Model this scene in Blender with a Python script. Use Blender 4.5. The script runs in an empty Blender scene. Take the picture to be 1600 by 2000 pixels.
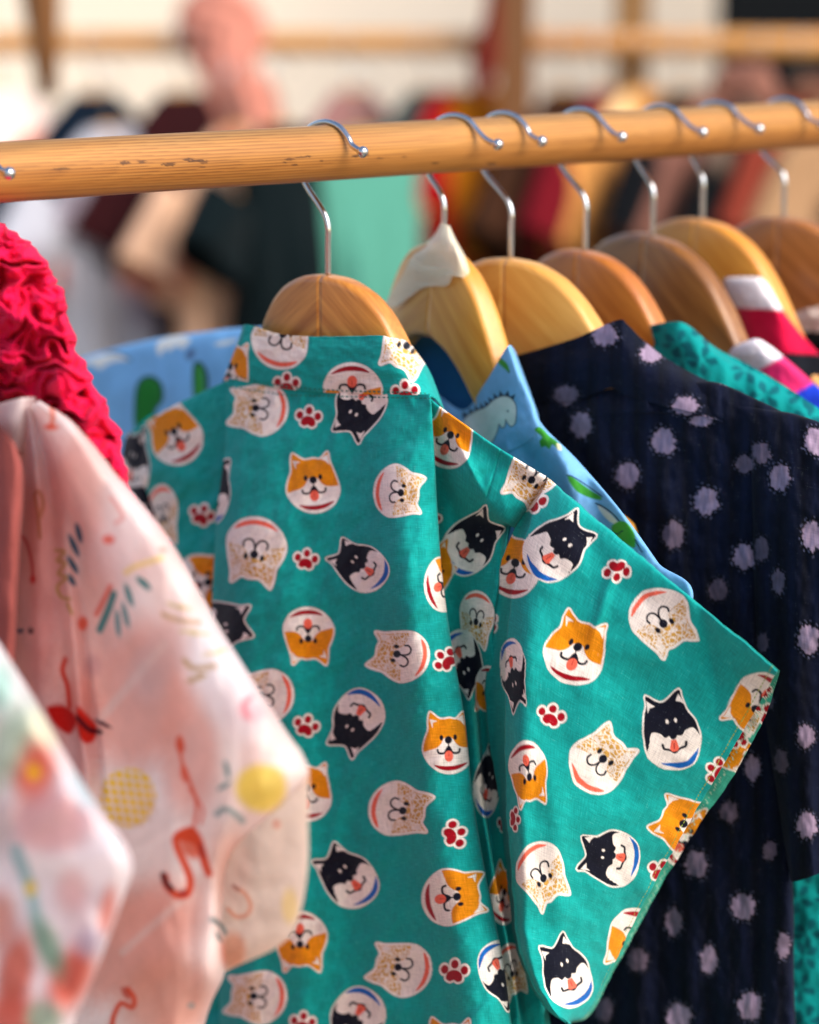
import bpy, math, random
import numpy as np
from mathutils import Vector, Matrix

sc = bpy.context.scene
col = sc.collection
R = math.radians

# ------------------------------------------------------------------ camera
CAM = np.array([0.0, 0.0, 1.70]); PITCH = R(10.7); FPX = 5667.0
cd = bpy.data.cameras.new("camera"); cam = bpy.data.objects.new("camera", cd); col.objects.link(cam)
cam.location = CAM; cam.rotation_euler = (R(90) - PITCH, 0, 0)
cd.sensor_fit = 'HORIZONTAL'; cd.sensor_width = 24.0; cd.lens = FPX * 24.0 / 1600.0
cd.clip_start = 0.05; cd.clip_end = 200
cd.dof.use_dof = True; cd.dof.focus_distance = 1.79; cd.dof.aperture_fstop = 2.8
cd.dof.aperture_blades = 0
sc.camera = cam
# ------------------------------------------------------------------ world, sun, exposure
w = bpy.data.worlds.new("World"); sc.world = w; w.use_nodes = True
nt = w.node_tree; nt.nodes.clear()
sky = nt.nodes.new('ShaderNodeTexSky'); sky.sky_type = 'NISHITA'; sky.sun_disc = False
SUN_EL, SUN_AZ = R(40), R(130)          # azimuth measured clockwise from +Y (the view direction)
sky.sun_elevation = SUN_EL; sky.sun_rotation = SUN_AZ
sky.air_density = 1.0; sky.dust_density = 2.5; sky.ozone_density = 1.0
bg = nt.nodes.new('ShaderNodeBackground'); bg.inputs['Strength'].default_value = 0.148
wo = nt.nodes.new('ShaderNodeOutputWorld')
nt.links.new(sky.outputs[0], bg.inputs[0]); nt.links.new(bg.outputs[0], wo.inputs[0])
sd = bpy.data.lights.new("sun", 'SUN'); sun = bpy.data.objects.new("sun", sd); col.objects.link(sun)
sd.energy = 1.85; sd.angle = R(46); sd.color = (1.0, 0.965, 0.92)
sdir = Vector((math.sin(SUN_AZ) * math.cos(SUN_EL), math.cos(SUN_AZ) * math.cos(SUN_EL), math.sin(SUN_EL)))
sun.rotation_euler = sdir.to_track_quat('Z', 'Y').to_euler()
sc.view_settings.view_transform = 'Standard'; sc.view_settings.look = 'None'
sc.view_settings.gamma = 1.0; sc.view_settings.exposure = 0.72
sc.cycles.max_bounces = 8; sc.cycles.diffuse_bounces = 4; sc.cycles.use_denoising = True

# ------------------------------------------------------------------ helpers
def lin(c):
    c = np.asarray(c, float) / 255.0
    return np.where(c <= 0.04045, c / 12.92, ((c + 0.055) / 1.055) ** 2.4)
def rgba(c): return tuple(lin(c)) + (1.0,)
CF = np.array([0, math.cos(PITCH), -math.sin(PITCH)]); CU = np.array([0, math.sin(PITCH), math.cos(PITCH)]); CR = np.array([1.0, 0, 0])
def ray(px, py):
    px = np.asarray(px, float); py = np.asarray(py, float)
    return CF + ((px - 800) / FPX)[..., None] * CR - ((py - 1000) / FPX)[..., None] * CU
def at(px, py, depth): return CAM + ray(px, py) * depth
def proj(p):
    d = np.asarray(p) - CAM; z = d @ CF
    return 800 + FPX * (d @ CR) / z, 1000 - FPX * (d @ CU) / z

_rs = np.random.RandomState(7)
_G = _rs.rand(256, 256) * 2 * np.pi
_GX, _GY = np.cos(_G), np.sin(_G)
def noise(x, y, seed=0):
    x = np.asarray(x, float) + seed * 17.3; y = np.asarray(y, float) + seed * 31.7
    xi = np.floor(x).astype(int); yi = np.floor(y).astype(int); xf = x - xi; yf = y - yi
    u = xf ** 3 * (xf * (xf * 6 - 15) + 10); v = yf ** 3 * (yf * (yf * 6 - 15) + 10)
    def g(a, b, dx, dy):
        a = a & 255; b = b & 255
        return _GX[a, b] * dx + _GY[a, b] * dy
    n00 = g(xi, yi, xf, yf); n10 = g(xi + 1, yi, xf - 1, yf); n01 = g(xi, yi + 1, xf, yf - 1); n11 = g(xi + 1, yi + 1, xf - 1, yf - 1)
    return ((n00 * (1 - u) + n10 * u) * (1 - v) + (n01 * (1 - u) + n11 * u) * v) * 1.5
def fbm(x, y, o=3, seed=0):
    s = 0; a = 1.0
    for i in range(o):
        s = s + a * noise(x * 2 ** i, y * 2 ** i, seed + i); a *= .5
    return s
def sstep(a, b, x):
    t = np.clip((x - a) / (b - a), 0, 1); return t * t * (3 - 2 * t)

def tag(o, label=None, cat=None, group=None, kind=None):
    if label: o['label'] = label
    if cat: o['category'] = cat
    if group: o['group'] = group
    if kind: o['kind'] = kind
    return o
def empty(name, loc, rz=0):
    o = bpy.data.objects.new(name, None); col.objects.link(o); o.location = loc; o.rotation_euler = (0, 0, rz)
    o.empty_display_size = 0.05
    return o
def mesh_from(name, V, F, smooth=True):
    me = bpy.data.meshes.new(name)
    me.from_pydata([tuple(v) for v in V], [], F); me.validate()
    if smooth: me.polygons.foreach_set('use_smooth', [True] * len(me.polygons))
    for p in me.polygons:
        if len(p.vertices) > 4: p.use_smooth = False
    me.update(); return me
def link(name, me, mat=None, parent=None):
    o = bpy.data.objects.new(name, me); col.objects.link(o)
    if mat is not None and not me.materials: me.materials.append(mat)
    elif mat is not None and me.materials[0] is not mat:
        o.material_slots[0].link = 'OBJECT'; o.material_slots[0].material = mat
    if parent is not None: o.parent = parent
    return o

def catmull(P, t, axis=0):
    """Catmull-Rom through P along axis 0 at parameters t (0..n-1)."""
    P = np.moveaxis(np.asarray(P, float), axis, 0); n = len(P)
    i = np.clip(np.floor(t).astype(int), 0, n - 2); f = (t - i)
    f = f.reshape((-1,) + (1,) * (P.ndim - 1))
    def at_(k):
        a = P[np.clip(k, 0, n - 1)]
        lo = (k < 0).reshape(f.shape); hi = (k > n - 1).reshape(f.shape)
        a = np.where(lo, 2 * P[0] - P[1], a); a = np.where(hi, 2 * P[-1] - P[-2], a)
        return a
    p0, p1, p2, p3 = at_(i - 1), at_(i), at_(i + 1), at_(i + 2)
    m1 = (p2 - p0) * .5; m2 = (p3 - p1) * .5
    f2 = f * f; f3 = f2 * f
    r = (2 * f3 - 3 * f2 + 1) * p1 + (f3 - 2 * f2 + f) * m1 + (-2 * f3 + 3 * f2) * p2 + (f3 - f2) * m2
    return np.moveaxis(r, 0, axis)

class Frame:
    """a hanging plane: origin on the rail, a-axis runs along the hanger (towards the camera at the right), n-axis faces the camera"""
    def __init__(s, px, psi):
        s.O = rail_point(px); s.psi = R(psi)
        s.a = np.array([math.cos(s.psi), -math.sin(s.psi), 0.0]); s.n = np.array([-math.sin(s.psi), -math.cos(s.psi), 0.0])
    def P(s, px, py, n):
        d = ray(px, py); t = ((s.O - CAM) @ s.n + n) / (d @ s.n)
        return CAM + d * t[..., None]
    def L(s, a, b, n=0.0):
        a, b, n = np.broadcast_arrays(np.asarray(a, float), b, n)
        return s.O + a[..., None] * s.a + n[..., None] * s.n + b[..., None] * np.array([0, 0, 1.0])

TH = R(43.5)
RAIL_D = np.array([math.cos(TH), math.sin(TH), 0.0])
RAIL_P = at(800, 289, 1.93)
RAIL_R = 0.0178
def rail_point(px):
    lo, hi = -3.0, 3.0
    for _ in range(50):
        m = (lo + hi) / 2
        p = RAIL_P + RAIL_D * m
        if (p - CAM) @ CF < .3 or proj(p)[0] < px: lo = m
        else: hi = m
    return RAIL_P + RAIL_D * lo

def resample(C, step, dense_hi=None):
    """parameter values along polyline C (k,2 in px) with ~step px spacing"""
    t = np.linspace(0, len(C) - 1, 60 * (len(C) - 1) + 1)
    X = catmull(C, t); d = np.r_[0, np.cumsum(np.hypot(*np.diff(X, axis=0).T))]
    n = max(3, int(d[-1] / step) + 1)
    return np.interp(np.linspace(0, d[-1], n), d, t)

def grid_mesh(name, W, colors=None, Q=None, uvs=1 / 3000.0):
    nt_, ns_ = W.shape[:2]
    me = bpy.data.meshes.new(name)
    nv = nt_ * ns_; me.vertices.add(nv); me.vertices.foreach_set('co', W.reshape(-1).astype(np.float32))
    idx = np.arange(nv).reshape(nt_, ns_)
    q = np.stack([idx[:-1, :-1], idx[1:, :-1], idx[1:, 1:], idx[:-1, 1:]], -1).reshape(-1, 4)
    nf = len(q)
    me.loops.add(nf * 4); me.loops.foreach_set('vertex_index', q.reshape(-1).astype(np.int32))
    me.polygons.add(nf); me.polygons.foreach_set('loop_start', np.arange(0, nf * 4, 4, dtype=np.int32))
    try: me.polygons.foreach_set('loop_total', np.full(nf, 4, np.int32))
    except Exception: pass
    me.polygons.foreach_set('use_smooth', np.ones(nf, bool))
    if Q is not None:
        uv = me.uv_layers.new(name='cloth'); uv.data.foreach_set('uv', (Q.reshape(-1, 2)[q.reshape(-1)] * uvs).reshape(-1).astype(np.float32))
    if colors is not None:
        ca = me.color_attributes.new('print', 'FLOAT_COLOR', 'POINT')
        c4 = np.ones((nv, 4), np.float32); c4[:, :3] = colors.reshape(-1, 3)
        ca.data.foreach_set('color', c4.reshape(-1))
    me.update(calc_edges=True); me.validate()
    return me

def patch(name, F, rows, mat, parent, step=2.0, disp=None, colf=None, colors_const=None, tstep=None, ts=None, ss=None, lab=None, thick=None, warp=None):
    """cloth sheet lofted through control rows of (px,py,n)."""
    P = np.array(rows, float)
    tm = resample(P[:, P.shape[1] // 2, :2], tstep or step) if ts is None else ts
    if ss is None:
        mid = P[len(P) // 2]; ss = resample(mid[:, :2], step)
    A = catmull(P, tm, 0); G = catmull(A, ss, 1)
    px, py, n = G[..., 0], G[..., 1], G[..., 2]
    if disp is not None: n = n + disp(px, py, ss[None, :], tm[:, None])
    if warp is not None:
        wx, wy = warp(px, py, ss[None, :], tm[:, None]); W = F.P(px + wx, py + wy, n)
    else: W = F.P(px, py, n)
    d1 = np.hypot(np.diff(px, axis=1), np.diff(py, axis=1)); 
    cl = colf(px, py, ss[None, :] + 0 * px, tm[:, None] + 0 * px) if colf is not None else None
    # cloth coordinates for the weave
    dW = np.linalg.norm(np.diff(W, axis=1), axis=2); u = np.concatenate([np.zeros((W.shape[0], 1)), np.cumsum(dW, 1)], 1)
    u = np.mean(u, 0, keepdims=True) + 0 * u
    dV = np.linalg.norm(np.diff(W, axis=0), axis=2); v = np.concatenate([np.zeros((1, W.shape[1])), np.cumsum(dV, 0)], 0)
    v = np.mean(v, 1, keepdims=True) + 0 * v
    base = np.array(parent.location) if parent is not None else np.zeros(3)
    me = grid_mesh(name, W - base, cl, np.stack([u, v], -1), 1.0)
    o = link(name, me, mat, parent)
    if thick:
        m = o.modifiers.new('thick', 'SOLIDIFY'); m.thickness = thick; m.offset = -1
    return o

def tube(pts, r, k=10, cap=True, sub=8):
    pts = np.asarray(pts, float)
    rr = np.broadcast_to(np.asarray(r, float), (len(pts),))
    t = np.linspace(0, len(pts) - 1, (len(pts) - 1) * sub + 1)
    X = catmull(pts, t); Rr = np.interp(t, np.arange(len(pts)), rr)
    T = np.gradient(X, axis=0); T /= np.linalg.norm(T, axis=1)[:, None]
    N = np.cross(T[0], [0.3, 1, 0.2]); N /= np.linalg.norm(N)
    V = []; Fc = []
    for i in range(len(X)):
        N = N - T[i] * (N @ T[i]); N /= np.linalg.norm(N); B = np.cross(T[i], N)
        for j in range(k):
            a = 2 * math.pi * j / k
            V.append(X[i] + Rr[i] * (math.cos(a) * N + math.sin(a) * B))
    for i in range(len(X) - 1):
        for j in range(k):
            j2 = (j + 1) % k
            Fc.append((i * k + j, i * k + j2, (i + 1) * k + j2, (i + 1) * k + j))
    if cap:
        Fc.append(tuple(range(k - 1, -1, -1))); Fc.append(tuple((len(X) - 1) * k + j for j in range(k)))
    return V, Fc
def sphere(c, r, nu=14, nv=10, sz=(1, 1, 1)):
    V = []; Fc = []
    for i in range(nv + 1):
        ph = math.pi * i / nv
        for j in range(nu):
            a = 2 * math.pi * j / nu
            V.append((c[0] + r * sz[0] * math.sin(ph) * math.cos(a), c[1] + r * sz[1] * math.sin(ph) * math.sin(a), c[2] + r * sz[2] * math.cos(ph)))
    for i in range(nv):
        for j in range(nu):
            Fc.append((i * nu + j, (i + 1) * nu + j, (i + 1) * nu + (j + 1) % nu, i * nu + (j + 1) % nu))
    return V, Fc
def join(*parts):
    V = []; Fc = []
    for v, f in parts:
        o = len(V); V += [tuple(x) for x in v]; Fc += [tuple(i + o for i in q) for q in f]
    return V, Fc
def box(c, s, bev=0.0):
    x, y, z = [k / 2 for k in s]; b = bev
    if b <= 0:
        V = [(c[0] + i * x, c[1] + j * y, c[2] + k * z) for i in (-1, 1) for j in (-1, 1) for k in (-1, 1)]
        return V, [(0, 1, 3, 2), (4, 6, 7, 5), (0, 4, 5, 1), (2, 3, 7, 6), (0, 2, 6, 4), (1, 5, 7, 3)]
    # chamfered along z edges and ends
    ring = [(x - b, y), (x, y - b), (x, -y + b), (x - b, -y), (-x + b, -y), (-x, -y + b), (-x, y - b), (-x + b, y)]
    V = []; Fc = []
    for zz, sc_ in ((-z, 1 - b / max(x, y)), (-z + b, 1), (z - b, 1), (z, 1 - b / max(x, y))):
        for (a, d) in ring: V.append((c[0] + a * sc_, c[1] + d * sc_, c[2] + zz))
    for i in range(3):
        for j in range(8): Fc.append((i * 8 + j, (i + 1) * 8 + j, (i + 1) * 8 + (j + 1) % 8, i * 8 + (j + 1) % 8))
    Fc.append(tuple(range(8))); Fc.append(tuple(24 + j for j in range(7, -1, -1)))
    return V, Fc

# ------------------------------------------------------------------ materials
def newmat(name):
    m = bpy.data.materials.new(name); m.use_nodes = True
    return m, m.node_tree, m.node_tree.nodes['Principled BSDF']
def N(nt, t, **k):
    n = nt.nodes.new(t)
    for a, b in k.items(): setattr(n, a, b)
    return n
def cloth_mat(name, color=None, rough=.85, sheen=.06, bump=.25, thread=.10, transl=0.0, threadscale=1.0, crease=0.0):
    m, nt, b = newmat(name); L = nt.links
    if color is None:
        src = N(nt, 'ShaderNodeVertexColor', layer_name='print').outputs['Color']
    else:
        rgb = N(nt, 'ShaderNodeRGB'); rgb.outputs[0].default_value = rgba(color); src = rgb.outputs[0]
    tc = N(nt, 'ShaderNodeUVMap') if color is None or True else None
    def threads(sx, sy):
        mp = N(nt, 'ShaderNodeMapping'); mp.inputs['Scale'].default_value = (sx, sy, 1)
        no = N(nt, 'ShaderNodeTexNoise'); no.inputs['Scale'].default_value = 1.0; no.inputs['Detail'].default_value = 2
        L.new(tc.outputs[0], mp.inputs[0]); L.new(mp.outputs[0], no.inputs['Vector']); return no.outputs['Fac']
    k = threadscale
    t1 = threads(1500 * k, 110 * k); t2 = threads(120 * k, 1500 * k)
    ad = N(nt, 'ShaderNodeMath', operation='ADD'); L.new(t1, ad.inputs[0]); L.new(t2, ad.inputs[1])
    mr = N(nt, 'ShaderNodeMapRange'); mr.inputs['From Min'].default_value = .72; mr.inputs['From Max'].default_value = 1.28
    mr.inputs['To Min'].default_value = 1 - thread * 1.2; mr.inputs['To Max'].default_value = 1 + thread * 1.6
    L.new(ad.outputs[0], mr.inputs['Value'])
    # worn patches where the threads read paler
    big = N(nt, 'ShaderNodeTexNoise'); big.inputs['Scale'].default_value = 38; big.inputs['Detail'].default_value = 3
    L.new(tc.outputs[0], big.inputs['Vector'])
    mr2 = N(nt, 'ShaderNodeMapRange'); mr2.inputs['From Min'].default_value = .3; mr2.inputs['From Max'].default_value = .75
    mr2.inputs['To Min'].default_value = .93; mr2.inputs['To Max'].default_value = 1.10; L.new(big.outputs['Fac'], mr2.inputs['Value'])
    mm = N(nt, 'ShaderNodeMath', operation='MULTIPLY'); L.new(mr.outputs[0], mm.inputs[0]); L.new(mr2.outputs[0], mm.inputs[1])
    vm = N(nt, 'ShaderNodeVectorMath', operation='SCALE'); L.new(src, vm.inputs[0]); L.new(mm.outputs[0], vm.inputs['Scale'])
    # pale slubs: a few raised undyed threads
    sl = N(nt, 'ShaderNodeMapRange'); sl.inputs['From Min'].default_value = 1.22; sl.inputs['From Max'].default_value = 1.42
    sl.inputs['To Max'].default_value = thread * 1.2; L.new(ad.outputs[0], sl.inputs['Value'])
    mx = N(nt, 'ShaderNodeMix', data_type='RGBA'); mx.inputs[7].default_value = (.55, .6, .56, 1)
    L.new(sl.outputs[0], mx.inputs[0]); L.new(vm.outputs[0], mx.inputs[6])
    L.new(mx.outputs[2], b.inputs['Base Color'])
    b.inputs['Roughness'].default_value = rough; b.inputs['Sheen Weight'].default_value = sheen * .25; b.inputs['Sheen Roughness'].default_value = .5
    b.inputs['Specular IOR Level'].default_value = .10
    bp = N(nt, 'ShaderNodeBump'); bp.inputs['Strength'].default_value = bump; bp.inputs['Distance'].default_value = .0004
    L.new(ad.outputs[0], bp.inputs['Height'])
    if crease > 0:
        cn = N(nt, 'ShaderNodeTexNoise'); cn.inputs['Scale'].default_value = 22; cn.inputs['Detail'].default_value = 4; cn.inputs['Distortion'].default_value = 1.2
        L.new(tc.outputs[0], cn.inputs['Vector'])
        b2 = N(nt, 'ShaderNodeBump'); b2.inputs['Strength'].default_value = crease; b2.inputs['Distance'].default_value = .004
        L.new(cn.outputs['Fac'], b2.inputs['Height']); L.new(bp.outputs[0], b2.inputs['Normal']); L.new(b2.outputs[0], b.inputs['Normal'])
    else: L.new(bp.outputs[0], b.inputs['Normal'])
    if transl > 0:
        tr = N(nt, 'ShaderNodeBsdfTranslucent'); L.new(mx.outputs[2], tr.inputs['Color'])
        ms = N(nt, 'ShaderNodeMixShader'); ms.inputs[0].default_value = transl
        L.new(b.outputs[0], ms.inputs[1]); L.new(tr.outputs[0], ms.inputs[2])
        L.new(ms.outputs[0], nt.nodes['Material Output'].inputs['Surface'])
    return m
def wood_mat(name, c1, c2, scale=(6, 60, 60), rot=(0, 0, 0), rough=.32, coat=.35, contrast=1.0, ring=0.0, marks=False):
    m, nt, b = newmat(name); L = nt.links
    tc = N(nt, 'ShaderNodeTexCoord'); mp = N(nt, 'ShaderNodeMapping'); mp.inputs['Rotation'].default_value = rot
    L.new(tc.outputs['Object'], mp.inputs[0])
    sm = N(nt, 'ShaderNodeVectorMath', operation='MULTIPLY'); sm.inputs[1].default_value = scale; L.new(mp.outputs[0], sm.inputs[0])
    n1 = N(nt, 'ShaderNodeTexNoise'); n1.inputs['Scale'].default_value = 1; n1.inputs['Detail'].default_value = 5; n1.inputs['Distortion'].default_value = .4
    L.new(sm.outputs[0], n1.inputs['Vector'])
    n2 = N(nt, 'ShaderNodeTexNoise'); n2.inputs['Scale'].default_value = 6; n2.inputs['Detail'].default_value = 3
    L.new(sm.outputs[0], n2.inputs['Vector'])
    wv = N(nt, 'ShaderNodeTexWave', wave_type='BANDS', bands_direction='Z'); wv.inputs['Scale'].default_value = .16
    wv.inputs['Distortion'].default_value = 5; wv.inputs['Detail'].default_value = 2; wv.inputs['Detail Scale'].default_value = .6
    L.new(sm.outputs[0], wv.inputs['Vector'])
    a1 = N(nt, 'ShaderNodeMath', operation='MULTIPLY'); a1.inputs[1].default_value = .55; L.new(n1.outputs['Fac'], a1.inputs[0])
    a2 = N(nt, 'ShaderNodeMath', operation='MULTIPLY_ADD'); a2.inputs[1].default_value = .25; L.new(n2.outputs['Fac'], a2.inputs[0]); L.new(a1.outputs[0], a2.inputs[2])
    a3 = N(nt, 'ShaderNodeMath', operation='MULTIPLY_ADD'); a3.inputs[1].default_value = .10 + ring; L.new(wv.outputs['Fac'], a3.inputs[0]); L.new(a2.outputs[0], a3.inputs[2])
    cr = N(nt, 'ShaderNodeValToRGB'); L.new(a3.outputs[0], cr.inputs[0])
    h = .17 / contrast; mid = .45 + ring / 2
    cr.color_ramp.elements[0].position = max(0, mid - h); cr.color_ramp.elements[0].color = rgba(c2)
    cr.color_ramp.elements[1].position = min(1, mid + h); cr.color_ramp.elements[1].color = rgba(c1)
    out = cr.outputs[0]
    if marks:
        vc = N(nt, 'ShaderNodeVertexColor', layer_name='print'); mx = N(nt, 'ShaderNodeMix', data_type='RGBA', blend_type='MULTIPLY'); mx.inputs[0].default_value = 1
        L.new(out, mx.inputs[6]); L.new(vc.outputs[0], mx.inputs[7]); out = mx.outputs[2]
    L.new(out, b.inputs['Base Color']); b.inputs['Roughness'].default_value = rough
    b.inputs['Coat Weight'].default_value = coat; b.inputs['Coat Roughness'].default_value = .18
    bp = N(nt, 'ShaderNodeBump'); bp.inputs['Strength'].default_value = .12; bp.inputs['Distance'].default_value = .001
    L.new(a3.outputs[0], bp.inputs['Height']); L.new(bp.outputs[0], b.inputs['Normal'])
    return m
def plain_mat(name, c, rough=.8, metal=0, nz=.08, scale=20):
    m, nt, b = newmat(name); L = nt.links
    tc = N(nt, 'ShaderNodeTexCoord'); no = N(nt, 'ShaderNodeTexNoise'); no.inputs['Scale'].default_value = scale; no.inputs['Detail'].default_value = 4
    L.new(tc.outputs['Object'], no.inputs['Vector'])
    mr = N(nt, 'ShaderNodeMapRange'); mr.inputs['To Min'].default_value = 1 - nz * 2; mr.inputs['To Max'].default_value = 1 + nz * 2; L.new(no.outputs['Fac'], mr.inputs['Value'])
    vm = N(nt, 'ShaderNodeVectorMath', operation='SCALE'); vm.inputs[0].default_value = tuple(lin(c)); L.new(mr.outputs[0], vm.inputs['Scale'])
    L.new(vm.outputs[0], b.inputs['Base Color']); b.inputs['Roughness'].default_value = rough; b.inputs['Metallic'].default_value = metal
    if not metal: b.inputs['Specular IOR Level'].default_value = .15
    return m
M_CHROME = plain_mat('chrome_wire', (205, 205, 205), .14, 1.0, .02)
# ------------------------------------------------------------------ setting: ground and pale wall
V, Fc = box((0, 6, -0.05), (60, 60, 0.1))
g = link('ground', mesh_from('ground', V, Fc, False), plain_mat('paving', (150, 138, 122), .9, 0, .15, 3)); tag(g, kind='structure')
V, Fc = box((-0.6, 7.85, 1.6), (9.0, 0.10, 3.2))
wl = link('wall', mesh_from('wall', V, Fc, False), plain_mat('pale_plaster', (240, 224, 202), .9, 0, .05, 2)); tag(wl, kind='structure')

# black panel in front of the wall, painted as a doorway's dark inside
p0 = at(1404, 0, 6.6)
V, Fc = box((p0[0] + .6, p0[1], 1.35), (1.2, .06, 2.7), .01)
dw = link('doorway_dark', mesh_from('doorway_dark', V, Fc, False), plain_mat('doorway_black', (5, 9, 12), .8)); 
tag(dw, 'tall black panel painted as the dark inside of a doorway at the far right in front of the pale wall', 'doorway panel')

# ------------------------------------------------------------------ the pole in front
def rail_mesh():
    s = np.linspace(-1.15, 1.25, 1700); k = 230
    ang = np.linspace(0, 2 * np.pi, k, endpoint=False)
    S, A = np.meshgrid(s, ang, indexing='ij')
    up = np.array([0, 0, 1.0]); side = np.cross(RAIL_D, up)      # towards the camera
    r = RAIL_R * (1 + .012 * noise(S * 9, np.cos(A) * 1.3 + np.sin(A) * .7, 3)) * (1 + .02 * np.cos(2 * (A - .9)))
    base = RAIL_P
    W = S[..., None] * RAIL_D + (r * np.cos(A))[..., None] * side + (r * np.sin(A))[..., None] * up
    cl = np.ones(S.shape + (3,))
    PXY = proj((W + base).reshape(-1, 3)); px = PXY[0].reshape(S.shape); py = PXY[1].reshape(S.shape)
    front = np.cos(A) > 0
    rr = random.Random(3)
    marks = [(118, 330, 18, 3), (243, 318, 12, 4), (277, 316, 9, 4), (330, 321, 14, 4), (368, 311, 10, 3), (398, 316, 9, 4), (396, 326, 7, 2), (383, 314, 18, 3), (566, 311, 11, 3),
             (588, 307, 14, 2), (575, 322, 6, 2), (628, 314, 4, 2), (694, 305, 8, 3), (716, 303, 5, 2), (742, 309, 6, 2), (790, 306, 5, 2), (556, 317, 5, 2), (602, 305, 7, 2), (850, 318, 8, 2), (960, 320, 12, 2)]
    dk = np.zeros(S.shape)
    for (mx, my, a_, b_) in marks:
        dx = (px - mx) / a_; dy = (py - my + (px - mx) * .05) / b_
        q = dx * dx + dy * dy + .9 * noise(px / 4, py / 2, 5)
        dk = np.maximum(dk, np.where(front, sstep(1.2, .5, q), 0) * rr.uniform(.6, .95))
    mk = dk.copy(); dk = dk * 0
    # growth rings around a wandering pith: straight lines on one side, long cathedral figures on the other
    yy = r * np.cos(A); zz = r * np.sin(A)
    y0 = .012 + .010 * noise(S * 1.7, 0 * S + .3, 31); z0 = -.016 + .012 * noise(S * 1.3, 0 * S + .7, 32)
    ph = np.hypot(yy - y0, zz - z0) / .0019 + .35 * noise(S * 6, A * 1.2, 33)
    fr = np.mod(ph, 1); line = sstep(.35, .95, fr) * (1 - sstep(.95, 1.0, fr))
    amt = .55 + .3 * noise(ph * .31, S * .8, 34)
    dk = np.maximum(dk, np.clip(line * amt, 0, .85)); fine = .12 * noise(S * 26, A * 42, 35) + .05 * noise(S * 7, A * 15, 36)
    # grey sky reflection painted into the colour along the pole's upper side
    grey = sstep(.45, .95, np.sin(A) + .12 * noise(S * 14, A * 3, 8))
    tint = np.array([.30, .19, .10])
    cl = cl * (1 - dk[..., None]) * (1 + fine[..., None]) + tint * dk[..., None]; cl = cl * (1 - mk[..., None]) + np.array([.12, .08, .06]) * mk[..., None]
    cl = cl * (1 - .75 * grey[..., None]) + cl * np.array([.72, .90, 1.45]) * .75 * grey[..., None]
    W2 = np.concatenate([W, W[:, :1]], 1); c2 = np.concatenate([cl, cl[:, :1]], 1)
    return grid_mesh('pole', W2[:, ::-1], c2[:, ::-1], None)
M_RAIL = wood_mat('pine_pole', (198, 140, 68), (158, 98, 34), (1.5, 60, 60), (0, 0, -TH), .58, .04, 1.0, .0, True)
rl = empty('clothes_rail', tuple(RAIL_P)); tag(rl, 'round varnished pine pole carrying the front row of hangers and shirts', 'clothes rail')
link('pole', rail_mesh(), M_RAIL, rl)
# its two uprights stand outside the picture
for s_, nm in ((-1.12, 'post'), (1.22, 'post')):
    p = RAIL_D * s_; V, Fc = box((p[0], p[1], -RAIL_P[2] / 2 - .02), (.045, .045, RAIL_P[2] - .0), .004)
    link(nm, mesh_from('post', V, Fc, False), wood_mat('post_wood', (205, 140, 66), (160, 96, 34), (60, 60, 3)), rl)
# ------------------------------------------------------------------ wooden hangers
TA = np.array([0, .02, .04, .055, .07, .085, .10, .13, .17, .20]); TB = np.array([0, -.0022, -.0105, -.0235, -.0435, -.0690, -.0910, -.1200, -.1420, -.1560])
BA = np.array([0, .03, .06, .10, .14, .17, .20]); BB = np.array([-.064, -.069, -.084, -.112, -.139, -.155, -.166])
def smooth_curve(xa, ya, x):
    t = np.interp(x, xa, np.arange(len(xa))); return catmull(np.array(ya)[:, None], t)[:, 0]
BW = np.array([-.066, -.074, -.096, -.136, -.160, -.172, -.180])
TN = np.array([0, -.0022, -.0105, -.0245, -.0490, -.0800, -.0990, -.1230, -.1430, -.1560])
def hanger_arm(sign, th=.0165, BB=BB, TB=TN):
    """one half of the hanger, mitred at a=0: rounded-edge band swept outward; x=a, y=-n (away from the camera), z=b"""
    a = np.concatenate([np.linspace(0, .07, 22), np.linspace(.075, .190, 20), [.194, .1965, .1975]])
    e = np.ones(len(a)); e[-3:] = [.93, .72, .45]
    V = []; Fc = []; k = 0
    prof = []
    r = .0046; nseg = 5
    for i, ai in enumerate(a):
        T = float(smooth_curve(TA, TB, np.array([ai]))[0]); B = float(smooth_curve(BA, BB, np.array([ai]))[0])
        mid = (T + B) / 2; T = mid + (T - mid) * e[i]; B = mid + (B - mid) * e[i]; t2 = th * (.6 + .4 * e[i])
        y0 = 1.35 * ai * ai + (th - t2) / 2 - th / 2
        ring = []
        for (cz, cy, a0) in ((T - r, r, 90), (B + r, r, 180), (B + r, t2 - r, 270), (T - r, t2 - r, 0)):
            for j in range(nseg):
                an = R(a0 + 90 * j / (nseg - 1)) 
                # angle measured so that 90 = up(+z), 180 = front(-y), 270 = down, 0 = back(+y)
                ring.append((sign * ai, y0 + cy + r * math.cos(an) , cz + r * math.sin(an)))
        V += ring; k = len(ring)
    for i in range(len(a) - 1):
        for j in range(k):
            q = (i * k + j, (i + 1) * k + j, (i + 1) * k + (j + 1) % k, i * k + (j + 1) % k)
            Fc.append(q if sign > 0 else q[::-1])
    Fc.append(tuple(range(k)) if sign > 0 else tuple(range(k - 1, -1, -1)))
    e2 = tuple((len(a) - 1) * k + j for j in range(k)); Fc.append(e2[::-1] if sign > 0 else e2)
    return mesh_from('arm', V, Fc)
ME_R, ME_L = hanger_arm(1), hanger_arm(-1)
MW_R, MW_L = hanger_arm(1, BB=BW, TB=TB), hanger_arm(-1, BB=BW, TB=TB)
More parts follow.
